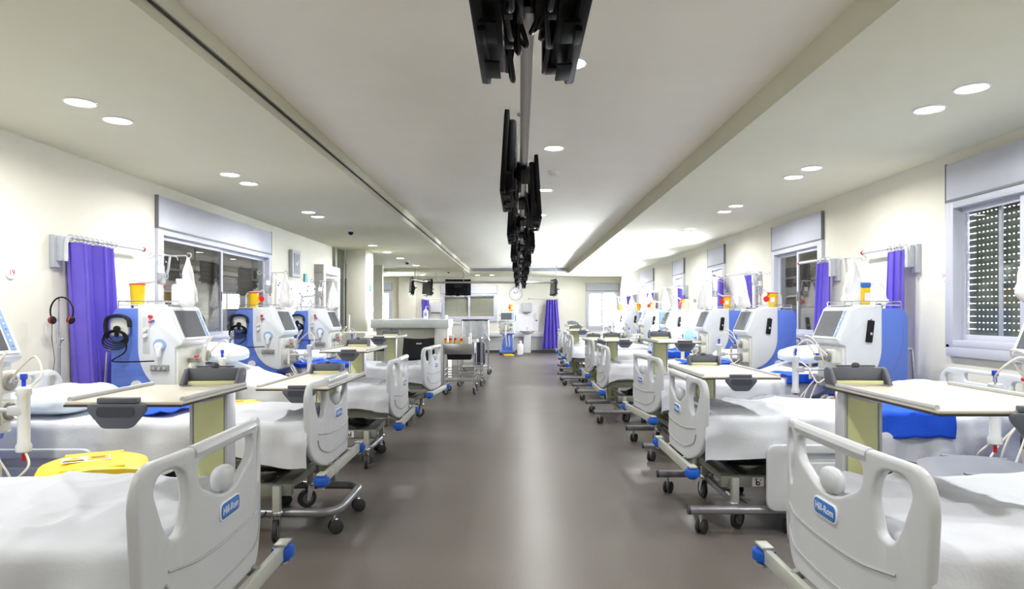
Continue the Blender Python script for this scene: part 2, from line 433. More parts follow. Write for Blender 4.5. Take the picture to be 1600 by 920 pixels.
for k in range(2, 5): window('window_%d' % (k+2), 'x', XR, 1, WR[k], 2, None, 1.0, .33, 'glass_clear')
window('window_7', 'y', YF, 1, FW[0], 1, None, 1, .28, 'glass_clear')
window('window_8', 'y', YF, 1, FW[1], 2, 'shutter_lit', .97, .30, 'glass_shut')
window('window_9', 'y', YF, 1, FW[2], 2, None, 1, .28, 'glass_clear')
# alcove behind the pillar: glazed partition and a shuttered window in the return
aw = struct(G().box((-5.2, 17.9, 1.37), (2.9, .15, 2.74)).obj('wall_inner', 'wall'))
window('window_10', 'y', 17.82, -1, (-5.3, -4.15, 1.05, 2.3), 1, 'shutter_dark', 1, 0, 'glass_dim')
gp = tag(empty('glass_partition', (-3.66, 13.3, 0)), 'tall pale green glass panel between the wall end and the pillar', 'partition')
G().box((0, 0, 1.36), (.012, .58, 2.7)).obj('pane', 'glass_partition', gp)
G().box((0, -.285, 1.36), (.03, .03, 2.72)).box((0, .285, 1.36), (.03, .03, 2.72)).obj('edge_channel', 'grey_light', gp)
# door with its deep white portal in the left wall
dr = struct(empty('door_1', (XL, sum(DOOR)/2, 0)))
dw = (DOOR[1]-DOOR[0])/2
g = G()
for s in (-1, 1): g.box((.0, s*(dw+.02), 1.08), (.34, .14, 2.16), .006)
g.box((.0, 0, 2.22), (.34, 2*dw+.18, .16), .006); g.obj('door_frame', 'trim_white', dr)
G().box((-.16, 0, 1.05), (.045, 2*dw-.1, 2.1), .004).obj('door_leaf', 'door', dr)
G().cyl((-.13, -.3, 1.02), (-.07, -.3, 1.02), .012).bar((-.07, -.31, 1.02), (-.07, -.18, 1.02), .02, .02, .004).obj('door_handle', 'chrome', dr)
# air slot in the end of the raised ceiling
vg = tag(empty('air_grille', (-.05, YE-.012, ZC+.115)), 'long linear air grille in the end of the raised ceiling', 'vent')
G().box((0, 0, 0), (3.1, .02, .10), .003).obj('frame', 'grey_light', vg)
for k in range(3): G().box((0, -.014, -.03+k*.03), (3.0, .012, .014)).obj('slat', 'alu_dark', vg)

# ---------------------------------------------------------------- ceiling downlights
def make_downlight():
    r = empty('downlight')
    G().lathe([(.098, 0), (.098, -.006), (.086, -.010), (.080, -.004), (.080, 0)], n=24).obj('ring', 'trim_white', r)
    G().lathe([(0, -.007), (.079, -.006), (.079, -.001)], n=24).obj('diffuser', 'diffuser', r)
    ld = bpy.data.lights.new('lamp', 'AREA'); ld.shape = 'DISK'; ld.size = .15; ld.spread = math.radians(166); ld.energy = LAMP_W; ld.color = (1.0, .995, .975)
    lo = bpy.data.objects.new('lamp', ld); COL.objects.link(lo); lo.parent = r; lo.location = (0, 0, -.012)
    return r
DLP = make_downlight(); used = [False]
def downlight(x, y, z, label, group):
    o = DLP if not used[0] else copy_tree(DLP); used[0] = True
    place(o, (x, y, z)); tag(o, label, 'ceiling light', group)
side_y = {'left': [(-.2, .2), (1.95, 2.33), (4.10, 4.48), (6.22, 6.65), (8.53, 8.92), (12.7,), (14.1,), (15.6,), (18.0,), (20.6,)],
          'right': [(-.3, .1), (1.75, 2.15), (3.84, 4.24), (5.95, 6.34), (8.03, 8.48), (10.2, 10.55), (12.7, 13.1), (14.7,), (17.0,), (18.8,), (21.2,)]}
for sd, x in (('left', -2.76), ('right', 2.66)):
    k = 0
    for pr in side_y[sd]:
        for j, y in enumerate(pr):
            vis = y > 3.0
            if vis: lab = '%s round ceiling downlight from the camera above the %s row of beds' % (ORD[k], sd); k += 1
            else: lab = '%s downlight of the pair %s over the %s row' % (['nearer', 'farther'][j], 'just beside the camera' if y > 1 else 'behind the camera', sd)
            downlight(x-(.1 if sd == 'left' and y > 12 else 0), y, ZC, lab, 'downlights over the beds')
for k, y in enumerate([-.1, 1.9, 3.9, 5.9, 7.9, 9.9, 11.9, 13.9, 15.9, 17.9, 19.9]):
    lab = '%s round downlight from the camera in the raised middle ceiling, right of the television rail' % ORD[k-2] if k > 1 else ['round downlight in the raised ceiling behind the camera', 'round downlight in the raised ceiling beside the nearest televisions'][k]
    downlight(.31, y, ZU, lab, 'downlights in the raised ceiling')
for k, x in enumerate((-3.35, -1.45, -.95, 1.75)):
    downlight(x, 22.4, ZC, '%s downlight from the left in the row before the far wall' % ['first', 'second', 'third', 'last'][k], 'downlights before the far wall')
for k, x in enumerate((-5.0, -5.0)):
    downlight(x, (14.8, 20.5)[k], ZC, ['downlight seen through the glass partition', 'downlight over the far left corner behind the pillar'][k], 'downlights behind the pillar')
# ---------------------------------------------------------------- hospital beds
# local frame: x = 0 at the foot end, +x towards the head, y across, z up
def bend_x(w):
    a = abs(w); t = max(0.0, a-.23)
    return .30*t*t/(t+.06)
def bow_plate(loops, th, bev, x0, cut=26, wmax=.48):
    t = plate(loops, th, bev)
    for k in range(1, cut):
        w = -wmax+2*wmax*k/cut
        bmesh.ops.bisect_plane(t, geom=t.verts[:]+t.edges[:]+t.faces[:], plane_co=(w, 0, 0), plane_no=(1, 0, 0))
    for v in t.verts:
        w, z, q = v.co; v.co = Vector((x0+q+bend_x(w), w, z))
    return t
def caster(parent, x, y, z_top, r=.064, ang=0.0, twin=False, name='caster'):
    c = Matrix.Translation((x, y, 0)) @ rz_(ang)
    k = G()
    if not twin:
        k.cyl((0, 0, z_top), (0, 0, 2*r+.03), .021, 12)
        k.lathe([(.03, 2*r+.045), (.034, 2*r+.038), (.034, 2*r+.028), (.03, 2*r+.02)], n=16)
        for s in (-1, 1): k.prism([(-.022, 2*r+.03), (.03, 2*r+.03), (.042, r*.75), (.018, r*.75)], .005, Matrix.Translation((0, s*.022, 0)) @ XZ)
        k = k.obj(name, 'chrome', parent, M=c)
        w = G().lathe([(.0, -.015), (r*.62, -.015), (r*.66, -.012), (r, -.012), (r, .012), (r*.66, .012), (r*.62, .015), (0, .015)], (.03, 0, r), 22, rx(PI/2)).obj('wheel', 'rubber', k, M=c)
        G().lathe([(0, -.0165), (r*.55, -.0165), (r*.6, -.014), (r*.6, .014), (r*.55, .0165), (0, .0165)], (.03, 0, r), 18, rx(PI/2)).obj('hub', 'wheel_grey', k, M=c)
    else:
        k.cyl((0, 0, z_top), (0, 0, r*1.4), .011, 10)
        k.ell((.008, 0, r*1.25), (r*.62, r*.28, r*.95), 12, 8)
        k = k.obj(name, 'chrome', parent, M=c)
        g = G()
        for s in (-1, 1): g.lathe([(0, -.011), (r*.8, -.011), (r, -.006), (r, .006), (r*.8, .011), (0, .011)], (.012, s*r*.42, r), 18, rx(PI/2))
        g.obj('wheel', 'rubber', k, M=c)
    return k
def sheet_mesh(seed, L0, L1, hw, zt, hang, hfn, foot=.10, nu=120, nv=84, under=False):
    rnd = random.Random(seed); o = Vector((rnd.random()*50, rnd.random()*50, seed*3.1))
    tot = hw+hang; R = .035
    def drop(e):                                        # excess past the edge -> (out, down) with a rounded edge
        if e <= 0: return 0, 0
        a = min(e/R, PI/2); out = R*math.sin(a); dn = R*(1-math.cos(a))
        if e > R*PI/2: dn += e-R*PI/2
        return out, dn
    def fn(i, j):
        x = L0-foot+(L1-L0+foot)*i; s = (2*j-1)
        hem = hang*(1+.34*noise.noise(Vector((x*1.7, s*2, 0))+o)+.10*math.sin(x*9+seed))
        y = s*(hw+hem); e = abs(y)-(hw-R); ox, dx = drop(L0+R-x); oy, dy = drop(e)
        py = math.copysign((hw-R)+oy, y) if e > 0 else y
        px = (L0+R-ox) if x < L0+R else x
        dn = max(dx, dy)+.35*min(dx, dy)
        z = zt+hfn(px)-dn
        w = noise.noise(Vector((px*2.2, py*3.0, 0))+o)*.014+noise.noise(Vector((px*6+py*3, py*2.2, 3))+o)*.010
        rid = 1-abs(noise.noise(Vector((px*2.6+py*1.7, py*1.3-px*.6, 9))+o)); w += .026*rid**7; rid2 = 1-abs(noise.noise(Vector((px*5.5-py*2.7, py*4.1+px*1.3, 5))+o)); w += .011*rid2**5*(.4+noise.noise(Vector((px*1.5, py*1.5, 8))+o))
        z += w*(1 if dy < .02 else .4)
        if dy > .01:
            k = min(1, dy/.12)
            py += math.copysign(1, y)*k*(.016*math.sin(px*17+seed+3*noise.noise(Vector((px*2, s, 4))+o))+.030*noise.noise(Vector((px*5, dy*5, 7))+o)+.022)
        if dx > .01: px -= .006+.012*noise.noise(Vector((py*6, dx*5, 2))+o)*min(1, dx/.1)
        return Vector((px, py, z))
    return G().grid(fn, nu, nv)
def ramp(h, x0=1.15, x1=2.05):
    def f(x):
        t = max(0, min(1, (x-x0)/(x1-x0))); return h*t*t*(3-2*t)
    return f
Z0 = lambda x: 0.0

def footboard(root):
    z0, z1 = .43, .99
    pts = [(-.30, z0, 0), (.30, z0, 0), (.455, z0+.10, 0), (.475, z1-.10, 0), (.44, z1-.012, 0), (.26, z1, 0), (-.26, z1, 0), (-.44, z1-.012, 0), (-.475, z1-.10, 0), (-.455, z0+.10, 0)]
    out = [(p.x, p.y) for p in fillet(pts, [.1, .1, .12, .08, .09, .02, .02, .09, .08, .12], 6, True)]
    hc = [(p.x, p.y) for p in fillet([(-.225, .865, 0), (-.06, .79, 0), (.06, .79, 0), (.225, .865, 0), (.235, .945, 0), (-.235, .945, 0)], [.04, .05, .05, .04, .04, .04], 5, True)]
    def ho(s): return [(s*p.x, p.y) for p in fillet([(.30, .75, 0), (.345, .735, 0), (.375, .78, 0), (.415, .90, 0), (.39, .945, 0), (.30, .945, 0), (.275, .86, 0)], [.03, .03, .04, .04, .04, .04, .04], 5, True)]
    g = G(); g.merge(bow_plate([out, hc, ho(1), ho(-1)], .036, .011, 0.0))
    fb = g.obj('footboard', 'bed_plastic', root, ang=50)
    # raised grip along the top bar
    g = G(); g.tube([(bend_x(w)-.002, w, .972) for w in [-.25+.5*k/16 for k in range(17)]], .0225, 10); g.obj('grip_bar', 'bed_plastic', fb)
    g = G(); g.ell((.004, 0, .835), (.030, .062, .044), 20, 12, .8); g.obj('release_knob', 'bed_plastic', fb)
    # moulded lines on the outer face
    def line(ctrl, nm):
        c = []
        for q in smooth_curve([(0, w, z) for w, z in ctrl], 10):
            sl = (bend_x(q.y+.004)-bend_x(q.y-.004))/.008; nn = math.sqrt(1+sl*sl); c.append((bend_x(q.y)-.0192/nn, q.y+.0192*sl/nn, q.z))
        G().tube(c, .0045, 6).obj(nm, 'bed_groove', fb)
    line([(-.36, .655), (-.18, .635), (0, .63), (.18, .635), (.36, .655)], 'moulded_line')
    line([(-.37, .62), (-.34, .56), (-.24, .52), (-.1, .505), (.1, .505), (.24, .52), (.34, .56), (.37, .62)], 'moulded_line')
    b = G().prism(rrect(.165, .062, .026, 5), .006, Matrix.Translation((-.0205, 0, .735)) @ YZ, .001).obj('badge_rim', 'ink_white', fb)
    b = G().prism(rrect(.155, .053, .022, 5), .006, Matrix.Translation((-.0218, 0, .735)) @ YZ, .001).obj('badge', 'badge_blue', fb)
    FLIP = Matrix(((0, 0, -1, 0), (-1, 0, 0, 0), (0, 1, 0, 0), (0, 0, 0, 1)))     # text readable from the foot end
    t = G(); t.merge(text_bm('Hill-Rom', .036, .0008), Matrix.Translation((-.0252, 0, .735)) @ FLIP); t.obj('badge_lettering', 'ink_white', fb)
    return fb
def make_bed():
    r = empty('hospital_bed')
    footboard(r)
    hp = [(-.40, .52, 0), (.40, .52, 0), (.455, .62, 0), (.455, .93, 0), (.36, 1.0, 0), (-.36, 1.0, 0), (-.455, .93, 0), (-.455, .62, 0)]
    hb = G(); t = plate([[(p.x, p.y) for p in fillet(hp, .08, 5, True)], rrect(.34, .06, .028, 4, (0, .94)), rrect(.10, .1, .04, 4, (-.34, .90)), rrect(.10, .1, .04, 4, (.34, .90))], .034, .01)
    hb.merge(t, Matrix.Translation((2.13, 0, 0)) @ YZ); hb.obj('headboard', 'bed_plastic', r)
    G().box((1.08, 0, .655), (2.02, .86, .15), .04, 4).obj('mattress', 'mattress', r)
    d = G(); d.prism([(p.x, p.y) for p in fillet([(.05, -.40, 0), (2.08, -.42, 0), (2.08, .42, 0), (.05, .40, 0)], .08, 4, True)], .035, Matrix.Translation((0, 0, .56)), .008)
    d.obj('deck', 'deck', r)
    for s in (-1, 1):
        G().box((1.06, s*.34, .49), (1.96, .035, .075), .006).obj('side_beam', 'bed_frame', r)
        p = fillet([(.42, s*.385, .54), (.42, s*.40, .505), (.62, s*.40, .505), (.62, s*.385, .54)], .02, 3); G().tube(p, .006, 6).obj('sheet_holder', 'bed_metal', r)
    bb = G().box((-.045, 0, .405), (.028, .94, .062), .005).obj('bumper_bar', 'bed_metal', r)
    for s in (-1, 1):
        G().box((-.045, s*.487, .44), (.05, .085, .010), .003).cyl((-.045, s*.495, .345), (-.045, s*.495, .44), .010, 10).lathe([(.018, .352), (.018, .36)], (-.045, s*.495, 0), 12).obj('roller_mount', 'bed_metal', bb)
        G().lathe([(.022, .362), (.03, .366), (.03, .376), (.046, .382), (.047, .39), (.047, .412), (.044, .42), (.032, .423), (.030, .434), (.0, .434)], (-.045, s*.495, 0), 22).obj('bumper_roller', 'bumper_blue', bb)
        G().bar((-.04, s*.22, .42), (.12, s*.22, .48), .03, .035, .003).obj('bar_stay', 'bed_frame', r)
    for x in (.10, 2.0): G().box((x, 0, .495), (.05, .70, .06), .004).obj('end_beam', 'bed_frame', r)
    # lifting gear and wheeled base
    g = G()
    for s in (-1, 1):
        g.bar((.40, s*.24, .32), (.72, s*.24, .47), .03, .05); g.bar((1.45, s*.24, .32), (1.77, s*.24, .47), .03, .05)
    g.box((.95, 0, .41), (.55, .30, .10), .01); g.cyl((.5, 0, .40), (1.5, 0, .36), .03, 12); g.obj('lifting_gear', 'bed_under', r)
    for s in (-1, 1): G().box((1.05, s*.30, .30), (1.72, .05, .075), .006).obj('base_rail', 'bed_frame', r)
    for x in (.26, 1.85): G().box((x, 0, .31), (.10, .62, .05), .006).obj('base_crossbar', 'bed_frame', r)
    G().box((1.05, 0, .275), (1.3, .56, .03), .004).obj('base_cover', 'bed_under', r)
    for s in (-1, 1):
        for x in (.27, 1.84):
            G().box((x, s*.352, .25), (.045, .045, .17), .004).obj('caster_post', 'bed_metal', r)
            caster(r, x, s*.352, .17, .066, .5*s+(1.2 if x < 1 else 2.3))
        p = G().box((.43, s*.3275, .30), (.075, .004, .06)).obj('symbol_plate', 'ink_white', r)
        q = G(); q.box((.418, s*.330, .302), (.007, .002, .044)); q.tube([(.430+.0105*math.cos(a), s*.330, .290+.0105*math.sin(a)) for a in [2*PI*k/12 for k in range(12)]], .0035, 5, True); q.box((.446, s*.330, .312), (.008, .002, .006)); q.obj('symbol_mark', 'black', p)
        G().tube(fillet([(.335, s*.36, .175), (.335, s*.40, .16), (.38, s*.42, .15)], .01, 3), .007, 6).obj('brake_pedal', 'rubber', r)
    return r
BED = make_bed()
def siderail(parent, x0, x1, z0, z1, y):
    w, h = x1-x0, z1-z0
    t = plate([rrect(w, h, .07, 5), rrect(w*.62, .05, .024, 4, (0, h/2-.085))], .03, .01)
    g = G(); g.merge(t, Matrix.Translation(((x0+x1)/2, y, (z0+z1)/2)) @ XZ); o = g.obj('side_rail', 'bed_plastic', parent, 50)
    for x in (x0+w*.3, x0+w*.7): G().bar((x, y+math.copysign(.02, -y), z0+.08), (x, y-math.copysign(.10, y), .5), .03, .015, .003).obj('rail_arm', 'bed_metal', o)
def add_pillow(bed, x, z, seed, y=0.0, tilt=0.0, size=(.26, .36, .105)):
    rnd = Vector((seed*2.3, seed*5.1, 1)); t = bmesh.new(); bmesh.ops.create_uvsphere(t, u_segments=40, v_segments=24, radius=1.0)
    for v in t.verts:
        q = v.co; a, b_ = q.x, q.y
        px = math.copysign(abs(a)**.55, a); py = math.copysign(abs(b_)**.55, b_)
        e = max(abs(px), abs(py)); zz = math.copysign(abs(q.z)**.8, q.z)*(1-.35*e**6)
        n = noise.noise(Vector((px*2.2, py*2.2, zz))+rnd)*.16+noise.noise(Vector((px*5, py*4, zz*2))+rnd)*.07
        v.co = Vector((px*size[0]*(1+.05*n), py*size[1]*(1+.05*n), (zz+n)*size[2]*(1 if zz > 0 else .55)))
    g = G(); g.merge(t, Matrix.Translation((x, y, z+size[2]*.55)) @ ry(-tilt)); return g
BEDS = {}
def bed(side, k, y, x, rot, head=0.0, hang=.20, seed=1, foot=.10, pillow=True, desc=''):
    o = BED if not BEDS else copy_tree(BED)
    sx = 1 if side == 'right' else -1
    place(o, (sx*x, y, 0), rot if side == 'right' else PI+rot)
    tag(o, 'grey wheeled hospital bed, %s from the camera in the %s row' % (ORD[k], side)+desc, 'bed', 'hospital beds along the aisle')
    BEDS[(side, k)] = o
    M = Matrix.Translation(o.location) @ rz_(o.rotation_euler.z)
    s = sheet_mesh(seed, .055, 2.06, .445, .742, hang, ramp(head), foot).obj('bed_sheet', 'sheet', None, 60)
    s.matrix_world = M
    tag(s, 'rumpled white sheet draped over the %s bed from the camera in the %s row' % (ORD[k], side), 'sheet', 'white bed sheets')
    if pillow:
        p = add_pillow(o, 1.80, .755+head*.82, seed, .0, head*.5).obj('pillow', 'pillow', None, 60); p.matrix_world = M
        tag(p, 'soft white pillow at the head of the %s bed from the camera, %s row' % (ORD[k], side), 'pillow', 'white pillows')
    return o
LEFT = [(2.25, 1.02, .04, 0, .27), (4.40, 1.24, .02, 0, .25), (6.30, 1.13, .02, .24, .22), (8.50, 1.10, -.10, 0, .16)]
RIGHT = [(2.22, 1.06, 0, 0, .27), (4.60, 1.13, 0, 0, .25), (6.60, 1.24, .10, .18, .19), (8.75, 1.08, 0, 0, .18), (11.0, 1.14, 0, 0, .18), (13.2, .98, 0, .0, .18), (15.4, 1.05, 0, 0, .18), (17.6, 1.05, 0, 0, .18)]
for k, (y, x, a, h, hg) in enumerate(LEFT): bed('left', k, y, x, a if k < 3 else a, h, hg, 11+k)
for k, (y, x, a, h, hg) in enumerate(RIGHT): bed('right', k, y, x, a, h, hg, 31+k)
siderail(BEDS[('right', 1)], .42, 1.08, .16, .58, -.50)
siderail(BEDS[('left', 1)], 1.30, 1.98, .22, .60, .50)
siderail(BEDS[('left', 2)], 1.45, 2.02, .45, .86, .50)

# blue pads
def pad(side, k, x0, x1, y0, y1, zt, seed, label):
    o = BEDS[(side, k)]; rnd = Vector((seed, seed*2.7, 0))
    def fn(i, j):
        x = x0+(x1-x0)*i+.012*noise.noise(Vector((j*4, 0, seed))); s = y0+(y1-y0)*j; e = abs(s)-.47
        y = s if e < 0 else math.copysign(.475+.012*noise.noise(Vector((x*8, s*5, 0))+rnd)+.008, s)
        z = zt-(max(0, e))+.016*(1-abs(noise.noise(Vector((x*5, y*5, 0))+rnd)))**3+.01*noise.noise(Vector((x*9, y*7, 2))+rnd)
        return Vector((x, y, z))
    g = G().grid(fn, 30, 30); q = g.obj('absorbent_pad', 'pad_blue', None, 60); q.matrix_world = Matrix.Translation(o.location) @ rz_(o.rotation_euler.z)
    md = q.modifiers.new('thickness', 'SOLIDIFY'); md.thickness = .006
    return tag(q, label, 'pad', 'blue absorbent pads')
pad('right', 1, 1.10, 1.62, -.64, -.05, .775, 3, 'bright blue pad hanging over the near side of the second right bed')
pad('right', 2, 1.28, 1.80, -.56, -.05, .805, 5, 'bright blue pad near the head of the third right bed')
pad('right', 3, 1.0, 1.6, -.56, -.02, .775, 6, 'bright blue pad on the fourth right bed')
pad('right', 4, 1.0, 1.6, -.56, -.02, .775, 8, 'bright blue pad on the fifth right bed')
pad('left', 1, .95, 1.45, -.40, .30, .775, 9, 'bright blue pad lying flat on the second left bed under the tray table')
pad('left', 3, .95, 1.7, -.1, .52, .775, 12, 'bright blue pad on the fourth left bed')
pad('left', 0, 1.45, 1.75, -.3, .30, .775, 14, 'corner of a blue pad on the nearest left bed at the picture edge')

# ---------------------------------------------------------------- overbed tables (column stands behind its bed, top reaches over the bed)
def make_table(w, d, zt, cx, base, bedw):
    """origin on the floor under the column; top spans x in [-cx, w-cx], y in [.045-d, .045]; base 'legs' or 'loop'"""
    r = empty('overbed_table')
    x0, x1, y0, y1 = -cx, w-cx, .045-d, .045; xm, ym = (x0+x1)/2, (y0+y1)/2
    tp = G().box((xm, ym, zt-.009), (w, d, .012), .004).obj('tabletop', 'table_top', r)
    G().box((xm, ym, zt-.018), (w+.004, d+.004, .008), .002).obj('edge_band', 'table_edge', tp)
    for x in (x0+.006, x1-.006): G().tube([(x, y0+.02, zt+.002), (x, y1-.01, zt+.002)], .010, 8).obj('rim_lip', 'lip', tp)
    gw = .20
    # near handle hanging under the front edge
    pl = [(p.x, p.y) for p in fillet([(-gw/2, -.005, 0), (gw/2, -.005, 0), (gw/2, -.03, 0), (gw*.24, -.09, 0), (-gw*.24, -.09, 0), (-gw/2, -.03, 0)], .012, 3, True)]
    hx = xm+(.05 if cx < w/2 else -.01)
    h = G().prism(pl, .025, Matrix.Translation((hx, y0-.012, zt-.004)) @ XZ, .004).box((hx, y0-.004, zt+.002), (gw*.7, .03, .02), .004).obj('front_handle', 'grip', r)
    G().prism(rrect(.13, .034, .015, 4), .004, Matrix.Translation((hx, y0-.0265, zt-.036)) @ XZ).obj('handle_recess', 'grip_dark', h)
    # rear mirror box standing on the back edge, over the column
    cc = (x0+cx)*0+.0
    b = G()
    for s in (-1, 1): b.prism([(p.x, p.y) for p in fillet([(-.05, 0, 0), (.035, 0, 0), (.05, .055, 0), (.03, .075, 0), (.0, .07, 0)], .012, 3, True)], .018, Matrix.Translation((s*.115, .0, zt+.0)) @ YZ @ ry(0), .004)
    b.box((0, .02, zt+.045), (.22, .03, .055), .006); hb = b.obj('rear_handle', 'grip', r)
    G().box((0, -.01, zt+.010), (.20, .02, .016), .004).obj('handle_panel', 'table_panel', hb)
    G().box((0, .02, zt+.078), (.16, .02, .006), .002).ell((0, .02, zt+.08), (.018, .014, .013), 10, 8).obj('release_lever', 'grip_dark', hb)
    # column
    col = G().box((0, 0, (zt-.02+.2)/2), (.165, .07, zt-.22), .006).obj('column', 'table_alu', r)
    G().box((0, -.037, (zt-.02+.2)/2), (.125, .006, zt-.23), .001).obj('column_panel', 'table_panel', col)
    for s in (-1, 1): G().box((s*.0745, -.037, (zt-.02+.2)/2), (.012, .010, zt-.23), .002).obj('column_edge', 'lip', col)
    G().box((0, -.10, zt-.035), (.12, .22, .028), .004).obj('top_bracket', 'table_alu', r)
    g = G(); sgn = -1
    if base == 'legs':
        for y in (-.02, -bedw): g.tube([(-.36, y, .15), (.34, y, .15)], .029, 12)
        g.box((.0, -bedw/2, .15), (.07, bedw, .045), .008); g.box((0, 0, .17), (.15, .09, .08), .01)
        bs = g.obj('base', 'tube_grey', r)
        for y in (-.02, -bedw):
            G().cyl((-.375, y, .15), (-.36, y, .15), .0295, 12).obj('end_cap', 'grip_dark', bs)
            for x in (-.29, .27): caster(bs, x, y, .13, .045, 1.2+x, True)
    else:
        p = fillet([(-.30, -.16, .15), (.30, -.16, .15), (.30, -bedw*.86, .15), (-.30, -bedw*.86, .15)], .13, 6)
        g.tube(p, .029, 12); g.bar((0, .0, .15), (0, -.18, .15), .09, .05, .006); g.box((0, 0, .17), (.15, .09, .08), .01)
        bs = g.obj('base', 'tube_grey', r)
        for x, y in ((.30, -.30), (.27, -bedw*.80), (-.27, -.16), (-.27, -bedw*.86)): caster(bs, x, y, .13, .045, .5, True)
    return r
TABLES = [('right', 0, 1.43, 2.76, 1.10, .53, .76, .115, 'legs'), ('right', 1, 1.445, 5.12, 1.00, .50, .98, .27, 'legs'),
          ('right', 2, 1.535, 7.16, 1.13, .42, .90, .20, 'legs'), ('right', 3, 1.31, 9.28, 1.05, .42, .80, .20, 'legs'),
          ('right', 4, 1.30, 11.53, .97, .42, .80, .20, 'legs'), ('right', 5, 1.17, 13.73, 1.07, .42, .80, .18, 'legs'),
          ('right', 6, 1.30, 15.93, 1.12, .42, .80, .20, 'legs'), ('right', 7, 1.45, 18.13, 1.12, .42, .80, .20, 'legs'),
          ('left', 0, -1.31, 2.79, 1.095, .41, .55, .285, 'loop'), ('left', 1, -1.455, 4.93, .95, .44, .98, .16, 'loop'),
          ('left', 2, -1.70, 6.85, 1.06, .44, .90, .14, 'loop'), ('left', 3, -1.79, 9.06, 1.10, .44, .76, .22, 'loop')]
for sd, k, x, y, zt, w, d, cx, bs in TABLES:
    t = make_table(w, d, zt, cx, bs, .96)
    if bs == 'loop' and False: t.scale.x = -1
    place(t, (x, y, 0))
    tag(t, 'cream overbed table on pale green column over the %s bed, %s row' % (ORD[k], sd), 'table', 'overbed tables')
